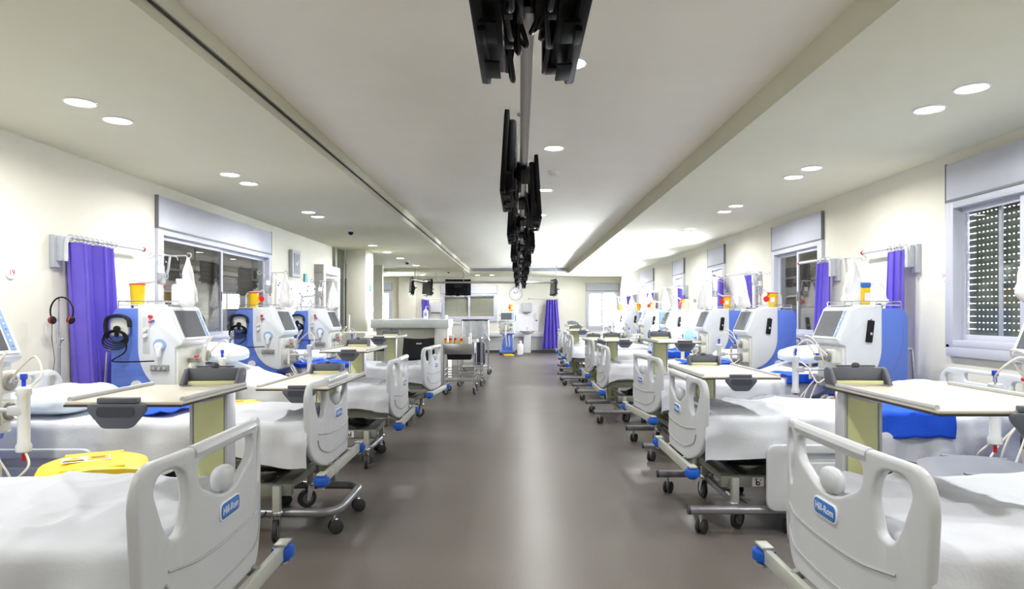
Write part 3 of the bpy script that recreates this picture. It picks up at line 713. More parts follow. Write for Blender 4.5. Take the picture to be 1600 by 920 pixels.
# ---------------------------------------------------------------- dialysis machines
# local frame: screen faces -x, back towards the wall at x = .64, y across
def make_machine():
    r = empty('dialysis_machine')
    body = [(.13, .70, 0), (.64, .70, 0), (.64, 1.38, 0), (.60, 1.445, 0), (.20, 1.445, 0), (.13, 1.2, 0)]
    b = G().prism([(p.x, p.y) for p in fillet(body, [.02, .02, .05, .03, .02, .02], 4, True)], .49, XZ, .012)
    b.box((.40, 0, .42), (.36, .36, .58), .02); b.obj('body', 'machine_blue', r)
    sh = [(.10, .74, 0), (.10, 1.12, 0), (.045, 1.14, 0), (.035, 1.165, 0), (.155, 1.455, 0), (.19, 1.47, 0), (.41, 1.47, 0), (.41, 1.12, 0)]
    sh = [(p.x, p.y) for p in fillet(sh, [0, .01, .01, .015, .02, .02, .01, 0], 3, True)]
    for k in range(1, 12):
        a = PI/2*k/12; sh.append((.10+.31*math.cos(a), 1.12-.38*math.sin(a)))
    G().prism(sh, .515, XZ, .012).obj('front_shell', 'machine_white', r)
    # screen on the sloping face
    a = math.atan2(.12, .29); nrm = ry(-PI/2+a) ; cx, cz = .095, 1.31
    def slope(u, v, off):                               # u across (y), v up the slope
        return Vector((cx+v*math.sin(a)-off*math.cos(a), u, cz+v*math.cos(a)+off*math.sin(a)))
    def quad(u0, u1, v0, v1, off, th, name, m, par):
        g = G(); c_ = slope((u0+u1)/2, (v0+v1)/2, off); g.box(c_, (th, u1-u0, v1-v0), .003, 1, ry(a)); return g.obj(name, m, par)
    bz = quad(-.235, .235, -.145, .145, .004, .014, 'screen_bezel', 'machine_white', r)
    quad(-.155, .212, -.122, .122, .011, .006, 'screen', 'screen', bz)
    st = quad(-.212, -.170, -.125, .125, .011, .005, 'key_strip', 'key_blue', bz)
    for k in range(7): quad(-.200, -.182, -.108+k*.034, -.096+k*.034, .0125, .004, 'key', 'ink_white' if k % 3 else 'badge_blue', bz)
    # pump column on the front
    pf = G().box((.098, 0, .93), (.03, .46, .36), .006).obj('front_panel', 'machine_cream', r)
    for zc, nm in ((1.03, 'blood_pump'), (.87, 'heparin_pump')):
        g = G().box((.055, -.13, zc), (.08, .13, .12), .012).obj(nm, 'machine_cream', r)
        G().lathe([(0, .012), (.043, .012), (.05, .004), (.05, 0), (0, 0)], (.013, -.13, zc), 20, ry(-PI/2)).obj('pump_head', 'rotor', g)
        G().lathe([(0, .02), (.012, .02), (.016, .012), (0, .012)], (.013, -.13, zc), 12, ry(-PI/2)).box((-.002, -.13, zc), (.006, .06, .014), .002).obj('rotor', 'chrome', g)
    g = G().box((.03, .06, 1.0), (.10, .05, .035), .006).box((.04, .06, .82), (.09, .16, .05), .008).obj('clamp', 'rotor', r)
    G().box((.0, .10, 1.035), (.03, .02, .02), .004).obj('clamp_button', 'red', g)
    G().box((.0, .06, 1.035), (.03, .02, .02), .004).obj('clamp_button', 'blue', g)
    # side panels: recess with couplings (+y side), handset (-y side)
    s = G().box((.335, .258, 1.22), (.055, .006, .30), .002).obj('coupling_recess', 'grey_light', r)
    for zz, m in ((1.375, 'red'), (1.33, 'red')): G().cyl((.295, .255, zz), (.295, .285, zz), .014 if zz > 1.35 else .008, 12).obj('coupling', m, s)
    G().cyl((.275, .255, 1.34), (.275, .28, 1.34), .008, 10).obj('coupling', 'blue', s)
    for zz in (1.27, 1.22): G().cyl((.335, .256, zz), (.335, .29, zz), .018, 12).obj('coupling', 'machine_cream', s)
    g = G().cyl((.22, .255, 1.14), (.22, .275, 1.14), .05, 24).obj('dial', 'key_blue', r)
    G().cyl((.218, .27, 1.13), (.218, .30, 1.13), .034, 20, bev=.004).box((.218, .29, 1.08), (.04, .03, .08), .006).obj('dial_cap', 'machine_white', g)
    m = G().box((.22, .265, .95), (.15, .03, .05), .006).obj('manifold', 'rotor', r)
    for k in range(3): G().cyl((.17+k*.045, .262, .95), (.17+k*.045, .292, .95), .014, 12).obj('port', 'chrome', m)
    h = G().box((.30, -.268, 1.25), (.055, .03, .19), .01, 2, ry(.12)).obj('handset', 'black', r)
    G().box((.303, -.284, 1.23), (.018, .006, .022), .003).obj('handset_keys', 'grey_light', h)
    G().cyl((.315, -.25, 1.35), (.315, -.262, 1.35), .006, 8).obj('indicator_lamp', 'red', r)
    G().cyl((.42, -.244, .80), (.42, -.262, .80), .045, 24).cyl((.42, .244, .80), (.42, .262, .80), .045, 24).obj('side_cap', 'machine_cream', r)
    for s_ in (-1, 1): G().tube(smooth_curve([(.60, s_*.2455, 1.30), (.585, s_*.2455, 1.12), (.52, s_*.2455, .92), (.44, s_*.2455, .80)], 6), .002, 5).obj('seam', 'alu_dark', r)
    # cuff holder on the +y side
    G().prism(rrect(.15, .15, .035, 5), .03, Matrix.Translation((.55, .262, 1.29)) @ XZ, .008).obj('cuff_holder', 'machine_cream', r)
    # handle and rail
    for s_ in (-1, 1): G().tube(fillet([(.64, s_*.18, 1.10), (.71, s_*.18, 1.10), (.73, s_*.18, .80), (.73, s_*.18, .55), (.58, s_*.18, .5)], .04, 4), .011, 8).obj('push_handle', 'chrome', r)
    tr = G().tube(fillet([(.16, -.22, 1.505), (.60, -.22, 1.505), (.60, .22, 1.505), (.16, .22, 1.505)], .03, 4, True), .005, 6, True)
    for x, y in ((.17, -.22), (.59, -.22), (.59, .22), (.17, .22), (.38, -.22), (.38, .22)): tr.cyl((x, y, 1.44), (x, y, 1.505), .004, 6)
    tr.obj('top_rail', 'chrome', r)
    G().box((.38, 0, 1.473), (.42, .42, .008), .003).obj('top_tray', 'machine_white', r)
    # drip stand
    p = G().tube(fillet([(.575, .05, 1.45), (.575, .05, 1.66), (.40, .05, 1.67), (.27, .05, 1.74), (.25, .05, 1.90)], [0, .07, .02, .05, 0], 5), .0105, 8).obj('drip_pole', 'rail', r)
    g = G().tube([(.11, .05, 1.90), (.39, .05, 1.90)], .005, 6)
    for s_ in (-1, 1): g.tube([(.25+s_*(.14+.022-.022*math.cos(t)), .05, 1.90+.022*math.sin(t)*-1) for t in [PI*1.7*k/10 for k in range(11)]], .0045, 6)
    for s_ in (-1, 1): g.tube(fillet([(.25, .05, 1.90), (.25, .05+s_*.11, 1.90), (.25, .05+s_*.13, 1.87)], .01, 2), .0045, 6)
    g.obj('drip_hook', 'rail', p)
    # dialyser on its arm with caps and blood lines
    ar = G().tube([(.09, .02, .90), (-.10, .04, .90), (-.17, .05, .90)], .012, 8).box((-.17, .05, .90), (.08, .06, .05), .01).obj('dialyser_arm', 'grey_light', r)
    d = G().lathe([(.012, .68), (.035, .69), (.036, .72), (.028, .735), (.028, .97), (.036, .985), (.035, 1.015), (.012, 1.025)], (-.20, .05, 0), 18).obj('dialyser', 'machine_white', r)
    G().cyl((-.20, .05, 1.025), (-.20, .05, 1.075), .010, 10).box((-.20, .05, 1.075), (.022, .03, .03), .004).obj('dialyser_cap', 'blue', d)
    G().cyl((-.20, .05, .64), (-.20, .05, .685), .010, 10).obj('dialyser_cap', 'red', d)
    lines = [[(-.20, .05, .99), (-.24, -.02, 1.08), (-.16, -.08, 1.17), (-.06, -.10, 1.10), (.0, -.13, 1.04)],
             [(-.20, .05, .71), (-.26, .10, .62), (-.18, .16, .55), (-.08, .18, .66), (.02, .14, .80)],
             [(.01, .06, 1.0), (-.07, .08, 1.12), (-.11, .05, 1.20), (-.05, 0, 1.16), (.0, -.05, 1.0), (.02, -.08, .80)],
             [(.02, .12, .82), (-.06, .14, .70), (-.10, .15, .52), (-.02, .17, .38), (.12, .19, .34)],
             [(.02, .06, .82), (-.05, .05, .68), (-.12, .02, .50), (-.03, .0, .36), (.1, -.02, .32)],
             [(.01, -.13, .86), (-.08, -.12, .80), (-.12, -.03, .92), (-.18, .03, .98)]]
    for L in lines: G().tube(smooth_curve(L, 7), .006, 6).obj('blood_line', 'tube', r)
    for y, m_ in ((-.06, 'red'), (.04, 'blue')): G().tube(smooth_curve([(.18, y, .62), (.06, y, .66), (.02, y, .58), (.06, y-.02, .36), (.2, y, .28)], 6), .015, 8).obj('supply_hose', 'tube', r); G().cyl((.09, y, .66), (.14, y, .66), .02, 10).obj('hose_coupling', m_, r)
    g = G().cyl((.0, .20, .80), (.0, .20, .97), .014, 10).cyl((.0, .20, .97), (.0, .20, .985), .009, 8).obj('drip_chamber', 'tube', r)
    # plinth
    bs = G().box((.36, 0, .115), (.60, .54, .06), .02, 3).obj('plinth', 'machine_blue', r)
    for x in (.10, .62):
        for y in (-.22, .22): caster(bs, x, y, .09, .042, .4, True)
    return r
MACH = make_machine()
MACHINES = {}
def machine(side, k, x, y, rz=None):
    o = MACH if not MACHINES else copy_tree(MACH)
    place(o, (x, y, 0), rz if rz is not None else (0 if side == 'right' else PI))
    MACHINES[(side, k)] = o
    if side != 'far': tag(o, 'blue and white dialysis machine, %s from the camera along the %s wall' % (ORD[k], side), 'dialysis machine', 'dialysis machines along the walls')
    return o
for k, y in enumerate((3.42, 5.67, 8.00, 10.02)): machine('left', k, -2.76, y)
for k, y in enumerate((3.52, 5.82, 8.07, 9.88, 12.42, 14.75, 17.1, 19.4)): machine('right', k, 2.68 if k else 2.80, y)
tag(machine('far', 0, -.42, 21.9, PI/2), 'dialysis machine facing the camera in front of the far wall', 'dialysis machine', 'dialysis machines along the walls')
def wpt(key, p):
    o = MACHINES[key]; return Matrix.Translation(o.location) @ rz_(o.rotation_euler.z) @ Vector(p)

# sharps boxes on the machines
def make_sharps(lid='red', flap=True):
    r = empty('sharps_container')
    G().lathe([(.0, 0), (.046, 0), (.05, .006), (.060, .165), (.060, .17), (0, .17)], n=20).obj('tub', 'sharps', r)
    l = G().lathe([(.063, .168), (.064, .17), (.063, .178), (.05, .18), (0, .18)], n=20).obj('lid', lid, r)
    if flap: G().lathe([(0, -.004), (.034, -.004), (.036, 0), (.034, .004), (0, .004)], (-.088, -.03, .10), 18, rx(PI/2)).bar((-.055, -.02, .165), (-.085, -.03, .12), .02, .006).obj('flap_cap', 'red', l)
    G().box((-.02, -.056, .09), (.05, .006, .06), .001, 1, rx(.06)).obj('label_sticker', 'ink_white', r)
    return r
SH = make_sharps(); first = [True]
def sharps(key, p, label, rz=0.0, proto=None, s=1.0):
    o = (SH if first[0] else copy_tree(SH)) if proto is None else proto
    if proto is None: first[0] = False
    w = wpt(key, p); place(o, w, rz); o.scale = (s, s, s)
    return tag(o, label, 'sharps box', 'sharps containers on the machines')
sharps(('left', 1), (.50, .10, 1.477), 'yellow sharps box with red lid behind the drip bag, second left machine', -PI/2)
sharps(('left', 2), (.45, .12, 1.477), 'yellow sharps box with red flap on the third left machine', PI*.92)
sharps(('right', 2), (.40, -.12, 1.477), 'yellow sharps box with red flap on the third right machine', .0)
sharps(('right', 3), (.42, -.12, 1.477), 'yellow sharps box with red flap on the fourth right machine', .0)
sharps(('right', 4), (.42, -.12, 1.477), 'yellow sharps box with red flap on the fifth right machine', .0, s=1.1)
sharps(('right', 5), (.30, -.1, 1.477), 'yellow sharps box with red flap on the sixth right machine', .0)
sharps(('right', 6), (.42, -.1, 1.477), 'yellow sharps box on the seventh right machine', 1.5)
sharps(('right', 7), (.32, -.1, 1.477), 'yellow sharps box on the last right machine before the far wall', 1.5)
sharps(('far', 0), (.4, -.12, 1.477), 'yellow sharps box on the machine by the far wall', .8, s=1.3)
# yellow bottle with a blue cap on the second right machine
bt = empty('disinfectant_bottle', wpt(('right', 1), (.33, -.12, 1.477)))
G().box((0, 0, .075), (.085, .06, .15), .014, 3).obj('bottle_body', 'yellow', bt); G().box((0, 0, .172), (.088, .062, .045), .008).obj('cap', 'badge_blue', bt)
G().box((.01, -.031, .07), (.05, .003, .07)).obj('label_sticker', 'ink_white', bt)
tag(bt, 'square yellow bottle with blue cap standing on the second right machine', 'bottle')

# drip bags and carrier bags hanging on the hooks
def hung_bag(seed, w, h, t, m='bag', knot=.06, flare=1.25):
    o = Vector((seed*1.7, seed*3.3, 0))
    def fn(i, j):
        a = 2*PI*i; q = j                                # q: 0 top -> 1 bottom
        wid = w*(.07+.93*q**.75)*(1.05 if q > .8 else 1)
        n = 1+.30*noise.noise(Vector((math.cos(a)*1.9, math.sin(a)*1.9, q*3.4))+o)+.14*noise.noise(Vector((math.cos(a)*4, math.sin(a)*4, q*5))+o)
        if q > .9: n *= 1-.35*(q-.9)/.1
        return Vector((math.cos(a)*wid/2*n, math.sin(a)*t/2*n*(.3+.7*min(1, q*1.6)), -h*q+.02*noise.noise(Vector((a, q*2, seed)))*(q > .8)))
    g = G().grid(fn, 32, 22); bmesh.ops.remove_doubles(g.bm, verts=g.bm.verts, dist=.0005)
    e = [x for x in g.bm.edges if len(x.link_faces) == 1]
    if e: bmesh.ops.holes_fill(g.bm, edges=e, sides=30)
    return g
def drip_bag():
    r = empty('drip_bag')
    G().prism([(p.x, p.y) for p in fillet([(-.045, -.23, 0), (.045, -.23, 0), (.055, -.05, 0), (.015, -.01, 0), (-.015, -.01, 0), (-.055, -.05, 0)], .02, 3, True)], .03, XZ, .012).obj('pouch', 'plastic_clear', r)
    G().prism([(p.x, p.y) for p in fillet([(-.035, -.225, 0), (.035, -.225, 0), (.04, -.12, 0), (-.04, -.12, 0)], .015, 3, True)], .034, XZ, .01).obj('fluid', 'fluid', r)
    G().box((0, -.018, -.10), (.05, .002, .06)).obj('label_sticker', 'ink_white', r)
    G().cyl((.0, 0, -.23), (.0, 0, -.33), .011, 10).obj('drip_chamber', 'tube', r)
    G().cyl((.02, 0, -.23), (.02, 0, -.255), .007, 8).obj('port_cap', 'red', r)
    G().tube(smooth_curve([(0, 0, -.33), (.02, .02, -.42), (-.05, .06, -.5), (-.12, .08, -.62)], 5), .004, 6).obj('drip_line', 'tube', r)
    return r
DB = drip_bag(); fd = [True]
def drip(key, p, label, rz=.3):
    o = DB if fd[0] else copy_tree(DB); fd[0] = False
    place(o, wpt(key, p), rz); tag(o, label, 'drip bag', 'drip bags on the machines')
drip(('left', 1), (.25, .18, 1.87), 'clear drip bag hanging above the second left machine')
drip(('left', 2), (.25, .18, 1.87), 'clear drip bag hanging above the third left machine')
drip(('left', 3), (.25, .18, 1.87), 'clear drip bag hanging above the fourth left machine')
drip(('right', 2), (.25, -.08, 1.87), 'clear drip bag hanging above the third right machine')
drip(('right', 3), (.25, -.08, 1.87), 'clear drip bag hanging above the fourth right machine')
drip(('right', 4), (.25, -.08, 1.87), 'clear drip bag hanging above the fifth right machine')
def bag(key, p, w, h, t, seed, label, rz=0.0):
    o = hung_bag(seed, w, h, t).obj('plastic_bag', 'bag', None, 60); place(o, wpt(key, p), rz); tag(o, label, 'bag', 'white plastic bags on the drip stands')
bag(('left', 1), (.09, .06, 1.88), .17, .42, .11, 1, 'white plastic bag on the front hook above the second left machine')
bag(('left', 2), (.09, .05, 1.88), .18, .40, .12, 2, 'white plastic bag on the front hook above the third left machine')
bag(('left', 3), (.09, .05, 1.88), .20, .42, .12, 3, 'white plastic bag on the front hook above the fourth left machine')
bag(('right', 1), (.25, -.09, 1.87), .22, .40, .12, 4, 'large white plastic bag on the drip stand, second right machine')
bag(('right', 1), (.50, -.04, 1.70), .16, .22, .10, 5, 'small white bag slumped at the rear bend of the second right drip stand')
bag(('right', 0), (-.02, -.02, 1.87), .24, .40, .12, 6, 'white plastic bag above the nearest right machine at the picture edge')
bag(('right', 2), (.10, .05, 1.87), .18, .40, .12, 7, 'white plastic bag on the front hook above the third right machine')
bag(('right', 3), (.10, .05, 1.87), .18, .40, .12, 8, 'white plastic bag on the front hook above the fourth right machine')
bag(('right', 4), (.10, .05, 1.87), .20, .40, .12, 9, 'white plastic bag on the front hook above the fifth right machine')
bag(('right', 5), (.25, -.05, 1.87), .26, .44, .14, 10, 'white plastic bag on the drip stand of the sixth right machine')
bag(('right', 6), (.25, -.05, 1.87), .26, .44, .14, 11, 'white plastic bag on the drip stand of the seventh right machine')
# big folded white bag and bottle on top of the left machines
def make_jug():
    g = G().box((0, 0, .09), (.11, .07, .18), .025, 3); g.lathe([(.02, .175), (.02, .20), (.024, .20), (.024, .225), (0, .225)], n=12); return g
jg = make_jug().obj('plastic_jug', 'bag'); place(jg, wpt(('left', 1), (.19, .02, 1.477)), .2); tag(jg, 'white plastic jug on top of the second left machine', 'jug')
# blood pressure cuffs wound on the holders of the left machines
def make_cuff():
    r = empty('blood_pressure_cuff')
    b = [(.085, -.09), (.098, .0), (.085, .07), (.03, .092), (-.04, .09), (-.09, .06), (-.10, .0)]
    G().tube(smooth_curve([(x, .02, z) for x, z in b], 5), .026, 8, flat=.55).obj('cuff_band', 'black_soft', r)
    G().cyl((.0, .018, -.015), (.0, .045, -.015), .026, 14, bev=.005).box((0, .035, -.05), (.03, .02, .06), .008).obj('cuff_plug', 'black', r)
    rr = random.Random(3)
    for k in range(5):
        q = .055+.011*k; cz = -.08-.006*k
        G().tube([(q*1.1*math.cos(t)+.006*math.sin(3*t+k), .035+.006*k+.006*math.sin(2*t+k), cz+q*.8*math.sin(t)) for t in [2*PI*i/24 for i in range(24)]], .0055, 6, True).obj('hose_coil', 'black', r)
    G().tube(smooth_curve([(-.09, .05, -.10), (-.08, .05, -.20), (.03, .04, -.27), (.0, .035, -.285), (-.14, .03, -.285), (-.30, .02, -.28)], 6), .0055, 6).obj('hose', 'black', r)
    return r
CF = make_cuff()
for k in (1, 2, 3):
    o = CF if k == 1 else copy_tree(CF)
    place(o, wpt(('left', k), (.55, .275, 1.29)), PI); o.rotation_euler.z = PI
    o.location.y -= 0.0
    tag(o, 'black blood pressure cuff with coiled hose on the side of the %s left machine' % ORD[k], 'blood pressure cuff', 'cuffs on the left machines')
# ---------------------------------------------------------------- curtains on folding wall rails
def curtain_rail(x, y0, y1, z, side, label, ang=0.0, tip=True):
    """bracket on the wall at y0, arm folded along the wall to y1"""
    r = empty('curtain_rail', (x, y0, 0)); s = 1 if side == 'left' else -1; L = y1-y0
    G().box((s*.02, 0, z-.12), (.04, .10, .26), .006).box((s*.06, 0, z-.10), (.06, .05, .20), .01).obj('wall_bracket', 'bracket', r)
    e = Vector((s*.10, 0, 0)) + Vector((s*math.sin(ang)*abs(L), math.cos(ang)*L, 0))
    dirn = math.copysign(1, L)
    G().tube(fillet([(s*.10, 0, z-.20), (s*.10, 0, z), (e.x, e.y, z)], .07, 6), .016, 10).obj('arm', 'rail', r)
    if tip: G().ell((e.x, e.y, z), (.022, .022, .022), 12, 8).obj('end_knob', 'red_dark', r)
    tag(r, label, 'curtain rail', 'folding curtain rails'); return r, s, e, z
def curtain(rinfo, t0, t1, zb, folds, amp, seed, label, spread=1.0, sway=0.0):
    r, s, e, z = rinfo; x0, y0 = r.location.x, r.location.y
    A = Vector((s*.10, 0, 0)); D = e-A; n = D.normalized(); pn = Vector((-n.y, n.x, 0))
    o = empty('curtain', (x0, y0, 0)); rnd = Vector((seed*2.1, seed, 0))
    zt = z-.035; tot = D.length
    def fn(i, j):
        t = t0+(t1-t0)*i; tc = (t0+t1)/2
        f = tc+(t-tc)*(1+(spread-1)*j)
        ph = i*folds*2*PI+.8*noise.noise(Vector((i*3, j*1.2, seed))+rnd)
        am = amp*(.6+.5*j)*(1+.6*noise.noise(Vector((i*4, j, 2))+rnd))
        q = A+n*(f*tot+am*.35*math.sin(2*ph)+sway*j)+pn*(am*math.sin(ph))
        zz = zt-(zt-zb)*j-(.012*math.sin(ph)**2 if j < .01 else 0)+(.01*math.sin(ph*.5+1) if j > .99 else 0)
        return Vector((q.x, q.y, zz))
    G().grid(fn, int(folds*14), 26).obj('cloth', 'curtain', o, 80)
    nr = int(folds*2)+1
    for k in range(nr):
        q = A+n*((t0+(t1-t0)*k/(nr-1))*tot); a = .3*math.sin(k*2.3)
        G().tube([(q.x+(pn.x*math.cos(t)+n.x*a*math.sin(t))*.024, q.y+(pn.y*math.cos(t)+n.y*a*math.sin(t))*.024, z-.006+.026*math.sin(t)) for t in [2*PI*m_/12 for m_ in range(12)]], .003, 5, True).obj('ring', 'chrome', o)
    return tag(o, label, 'curtain', 'purple bed curtains')
A = curtain_rail(XL, 5.22, 6.30, 2.02, 'left', 'white folding curtain rail with red end on the left wall')
curtain(A, .05, .58, .45, 4.5, .085, 1, 'bunched purple curtain hanging on the left wall beside the second bed', .85, .10)
A = curtain_rail(XR, 5.90, 6.66, 2.02, 'right', 'folding curtain rail beside the near right window', 0)
curtain(A, .03, .36, .35, 2.5, .06, 2, 'narrow purple curtain hanging between the first and second right windows', 1.0, .05)
A = curtain_rail(XR, 7.36, 8.02, 2.02, 'right', 'folding curtain rail in front of the second right window', .1)
curtain(A, .03, .36, .35, 3, .065, 3, 'purple curtain in front of the second right window', 1.25, .12)
A = curtain_rail(XR, 9.75, 10.6, 2.02, 'right', 'folding curtain rail just beyond the second right window', .18)
curtain(A, .05, .35, .8, 3, .04, 4, 'purple curtain just beyond the second right window', .9)
A = curtain_rail(XR, 11.3, 10.5, 2.02, 'right', 'folding curtain rail before the third right window', .45)
curtain(A, .05, .4, 1.0, 3, .05, 5, 'purple curtain just before the third right window', .9)
A = curtain_rail(XR, 14.0, 14.8, 2.0, 'right', 'folding curtain rail before the fourth right window', .15)
curtain(A, .03, .35, .9, 3, .05, 6, 'purple curtain before the fourth right window')
A = curtain_rail(XR, 17.0, 17.8, 1.98, 'right', 'folding curtain rail before the fifth right window', .3)
curtain(A, .03, .5, .9, 4, .06, 7, 'purple curtain before the fifth right window')
A = curtain_rail(XR, 20.2, 20.9, 1.98, 'right', 'last folding curtain rail of the right wall', .3)
curtain(A, .05, .6, 1.0, 3, .05, 8, 'last purple curtain of the right wall, near the far corner', .8, -.1)
# far wall rails run across the picture
def far_curtain(xb, dx, z, zb, t0, t1, folds, label, lr):
    r = empty('curtain_rail', (xb, YF, 0))
    G().box((0, -.02, z-.1), (.10, .04, .24), .006).obj('wall_bracket', 'bracket', r)
    G().tube(fillet([(0, -.03, z-.05), (0, -.24, z-.02), (0, -.24, z), (dx, -.24, z)], .04, 4), .016, 8).obj('arm', 'rail', r)
    G().ell((dx, -.24, z), (.02, .02, .02), 10, 6).obj('end_knob', 'red_dark', r); tag(r, lr, 'curtain rail', 'folding curtain rails')
    o = empty('curtain', (xb, YF-.24, 0))
    def fn(i, j): return Vector((dx*(t0+(t1-t0)*i)*1.0+(math.copysign(.30, dx)*(i-.5)*j if zb < .5 else 0), .06*math.sin(i*folds*2*PI+j)*(1+.3*j), z-.04-(z-.04-zb)*j))
    G().grid(fn, int(folds*12), 20).obj('cloth', 'curtain', o, 80)
    for k in range(5): G().tube([(dx*(t0+(t1-t0)*k/4), .024*math.cos(t), z-.006+.026*math.sin(t)) for t in [2*PI*m_/10 for m_ in range(10)]], .003, 5, True).obj('ring', 'chrome', o)
    tag(o, label, 'curtain', 'purple bed curtains')
far_curtain(1.33, -1.0, 1.93, .16, .0, .38, 4.5, 'long purple curtain on the far wall right of the basin', 'curtain rail across the far wall above the basin')
far_curtain(-3.47, .82, 1.93, .9, .0, .30, 3.5, 'short purple curtain on the far wall left of the shuttered window', 'curtain rail on the far wall left of the shuttered window')

# ---------------------------------------------------------------- televisions on the ceiling rail
ZR, XRAIL = 2.36, .026
rl = tag(empty('television_rail', (XRAIL, 0, ZR)), 'long grey ceiling-hung rail carrying the televisions down the aisle', 'rail')
G().box((0, 10.4, 0), (.048, 20.0, .055), .004).obj('beam', 'steel', rl)
for k, y in enumerate((1.5, 4.9, 8.3, 11.7, 15.1, 18.5)): G().cyl((0, y, .02), (0, y, ZU-ZR-.002), .014, 10).lathe([(.045, ZU-ZR-.012), (.045, ZU-ZR-.001)], (0, y, 0), 16).obj('drop_rod', 'steel', rl)
def make_tv():
    """screen faces -x; origin at the rail; y runs along the rail from 0 (near end)"""
    r = empty('television')
    W_, H_ = .80, .50; t = Matrix.Translation((-.075, 0, .025)) @ ry(math.radians(3.5))
    p = G().box((-.018, W_/2, 0), (.030, W_, H_), .006).obj('bezel', 'tv_black', r, M=t)
    G().box((-.0335, W_/2, .01), (.003, W_-.05, H_-.06)).obj('screen', 'tv_screen', p, M=t)
    G().box((.018, W_/2, .01), (.045, W_*.86, H_*.80), .014).box((.012, W_/2, -.17), (.06, W_*.94, .10), .01).obj('back_cover', 'tv_grey', p, M=t)
    for y in (.12, .40, .66): G().box((.008, y, -.252), (.045, .13, .008), .002).obj('speaker_grille', 'tv_grey', p, M=t)
    G().box((-.01, W_*.5, -.262), (.02, .09, .014), .003).obj('foot_block', 'tv_black', p, M=t)
    for k in range(5): G().box((.0415, .18+.11*k, .05), (.004, .05, .12), .001).obj('vent', 'tv_black', p, M=t)
    m_ = G().box((-.028, W_/2, .0), (.012, .22, .22), .003).box((-.012, W_/2, 0), (.04, .09, .09), .006).obj('wall_mount', 'black', r)
    G().box((-.03, W_/2-.09, -.02), (.022, .03, .42), .003).box((-.03, W_/2+.09, -.02), (.022, .03, .42), .003).obj('mount_bar', 'black', m_)
    for k, c_ in enumerate(([(-.05, .30, -.12), (-.03, .34, -.24), (-.02, .44, -.22), (-.01, .5, -.05)], [(-.04, .55, -.15), (-.02, .62, -.27), (-.03, .70, -.20), (-.0, .72, 0)], [(-.05, .1, -.1), (-.02, .18, -.25), (-.03, .3, -.2), (-.01, .36, -.03)])):
        G().tube(smooth_curve(c_, 5), .007, 6).obj('cable', 'black', r)
    G().box((.024, W_/2, -.042), (.075, .46, .024), .004).box((-.006, W_/2, -.06), (.03, .40, .12), .006).obj('rail_clamp', 'tv_black', r)
    G().box((-.045, .06, -.17), (.05, .06, .07), .006).obj('connector_box', 'black', r)
    return r
TV = make_tv(); ft = [True]
def tv(y, side, label):
    o = TV if ft[0] else copy_tree(TV); ft[0] = False
    if side == 'left': place(o, (XRAIL-.024, y, ZR))
    else: place(o, (XRAIL+.024, y+.80, ZR), PI)
    tag(o, label, 'television', 'televisions on the aisle rail')
for k, y in enumerate((1.30, 3.94, 6.15, 8.55, 10.75, 12.95, 15.15, 17.35)): tv(y, 'left', '%s black television from the camera on the left face of the ceiling rail' % ORD[k])
for k, y in enumerate((1.30, 5.06, 7.25, 9.40, 11.6, 13.8, 16.0, 18.2)): tv(y, 'right', '%s black television from the camera on the right face of the ceiling rail' % ORD[k])
# black clamp and cable tangle between the first pair
tm = tag(empty('television_mount', (XRAIL, 1.5, ZR)), 'black mounting clamp with tangled cables between the nearest pair of televisions', 'mount')
G().box((0, .32, .03), (.10, .34, .16), .012).box((0, .28, .16), (.07, .22, .14), .01).obj('clamp_box', 'tv_black', tm)
for s_ in (-1, 1):
    G().bar((s_*.03, .10, .02), (s_*.085, .62, -.02), .02, .10, .004).obj('swing_arm', 'tv_grey', tm)
    G().box((s_*.062, .60, -.09), (.03, .16, .14), .008).obj('tilt_plate', 'tv_black', tm)
rr = random.Random(11)
for k in range(12):
    s_ = -1 if k % 2 else 1; y0_ = rr.uniform(.05, .4)
    G().tube(smooth_curve([(s_*rr.uniform(.01, .05), y0_, .0), (s_*rr.uniform(.02, .07), y0_+.1, -.06-rr.random()*.06), (s_*rr.uniform(.0, .06), y0_+.22, -.07-rr.random()*.07), (s_*rr.uniform(.04, .08), y0_+.36, -.02)], 5), .0075, 6).obj('cable', 'black', tm)
G().tube([(.02+.03*math.cos(t), .22, -.05+.03*math.sin(t)) for t in [2*PI*i/14 for i in range(14)]], .008, 8, True).obj('cable_loop', 'grey_light', tm)
# cross rail before the far wall with its own screens
cr = tag(empty('cross_rail', (0, 20.4, 2.38)), 'grey rail running across the aisle in front of the far wall', 'rail')
G().tube(fillet([(-3.1, -1.6, 0), (-3.05, 0, 0), (1.2, 0, 0)], .35, 6), .034, 8).obj('beam', 'steel', cr)
for x, y in ((-3.08, -1.2), (-2.6, 0), (-1.75, 0), (.35, 0), (1.15, 0)):
    zz = (ZU if CL < x < CR else ZC)-2.38
    G().cyl((x, y, 0), (x, y, zz), .014, 8).obj('drop_rod', 'steel', cr)
for x, y, a, lab in ((-3.02, 18.9, .25, 'leftmost small television on the cross rail, seen edge on'), (-2.62, 20.1, .5, 'second small television from the left on the cross rail'), (-2.33, 20.36, -PI/2, 'television on the cross rail showing its dark back before the shuttered window'), (1.2, 20.1, .15, 'television at the right end of the cross rail, seen edge on')):
    o = copy_tree(TV); place(o, (x, y, 2.20), a); tag(o, lab, 'television', 'televisions on the cross rail')

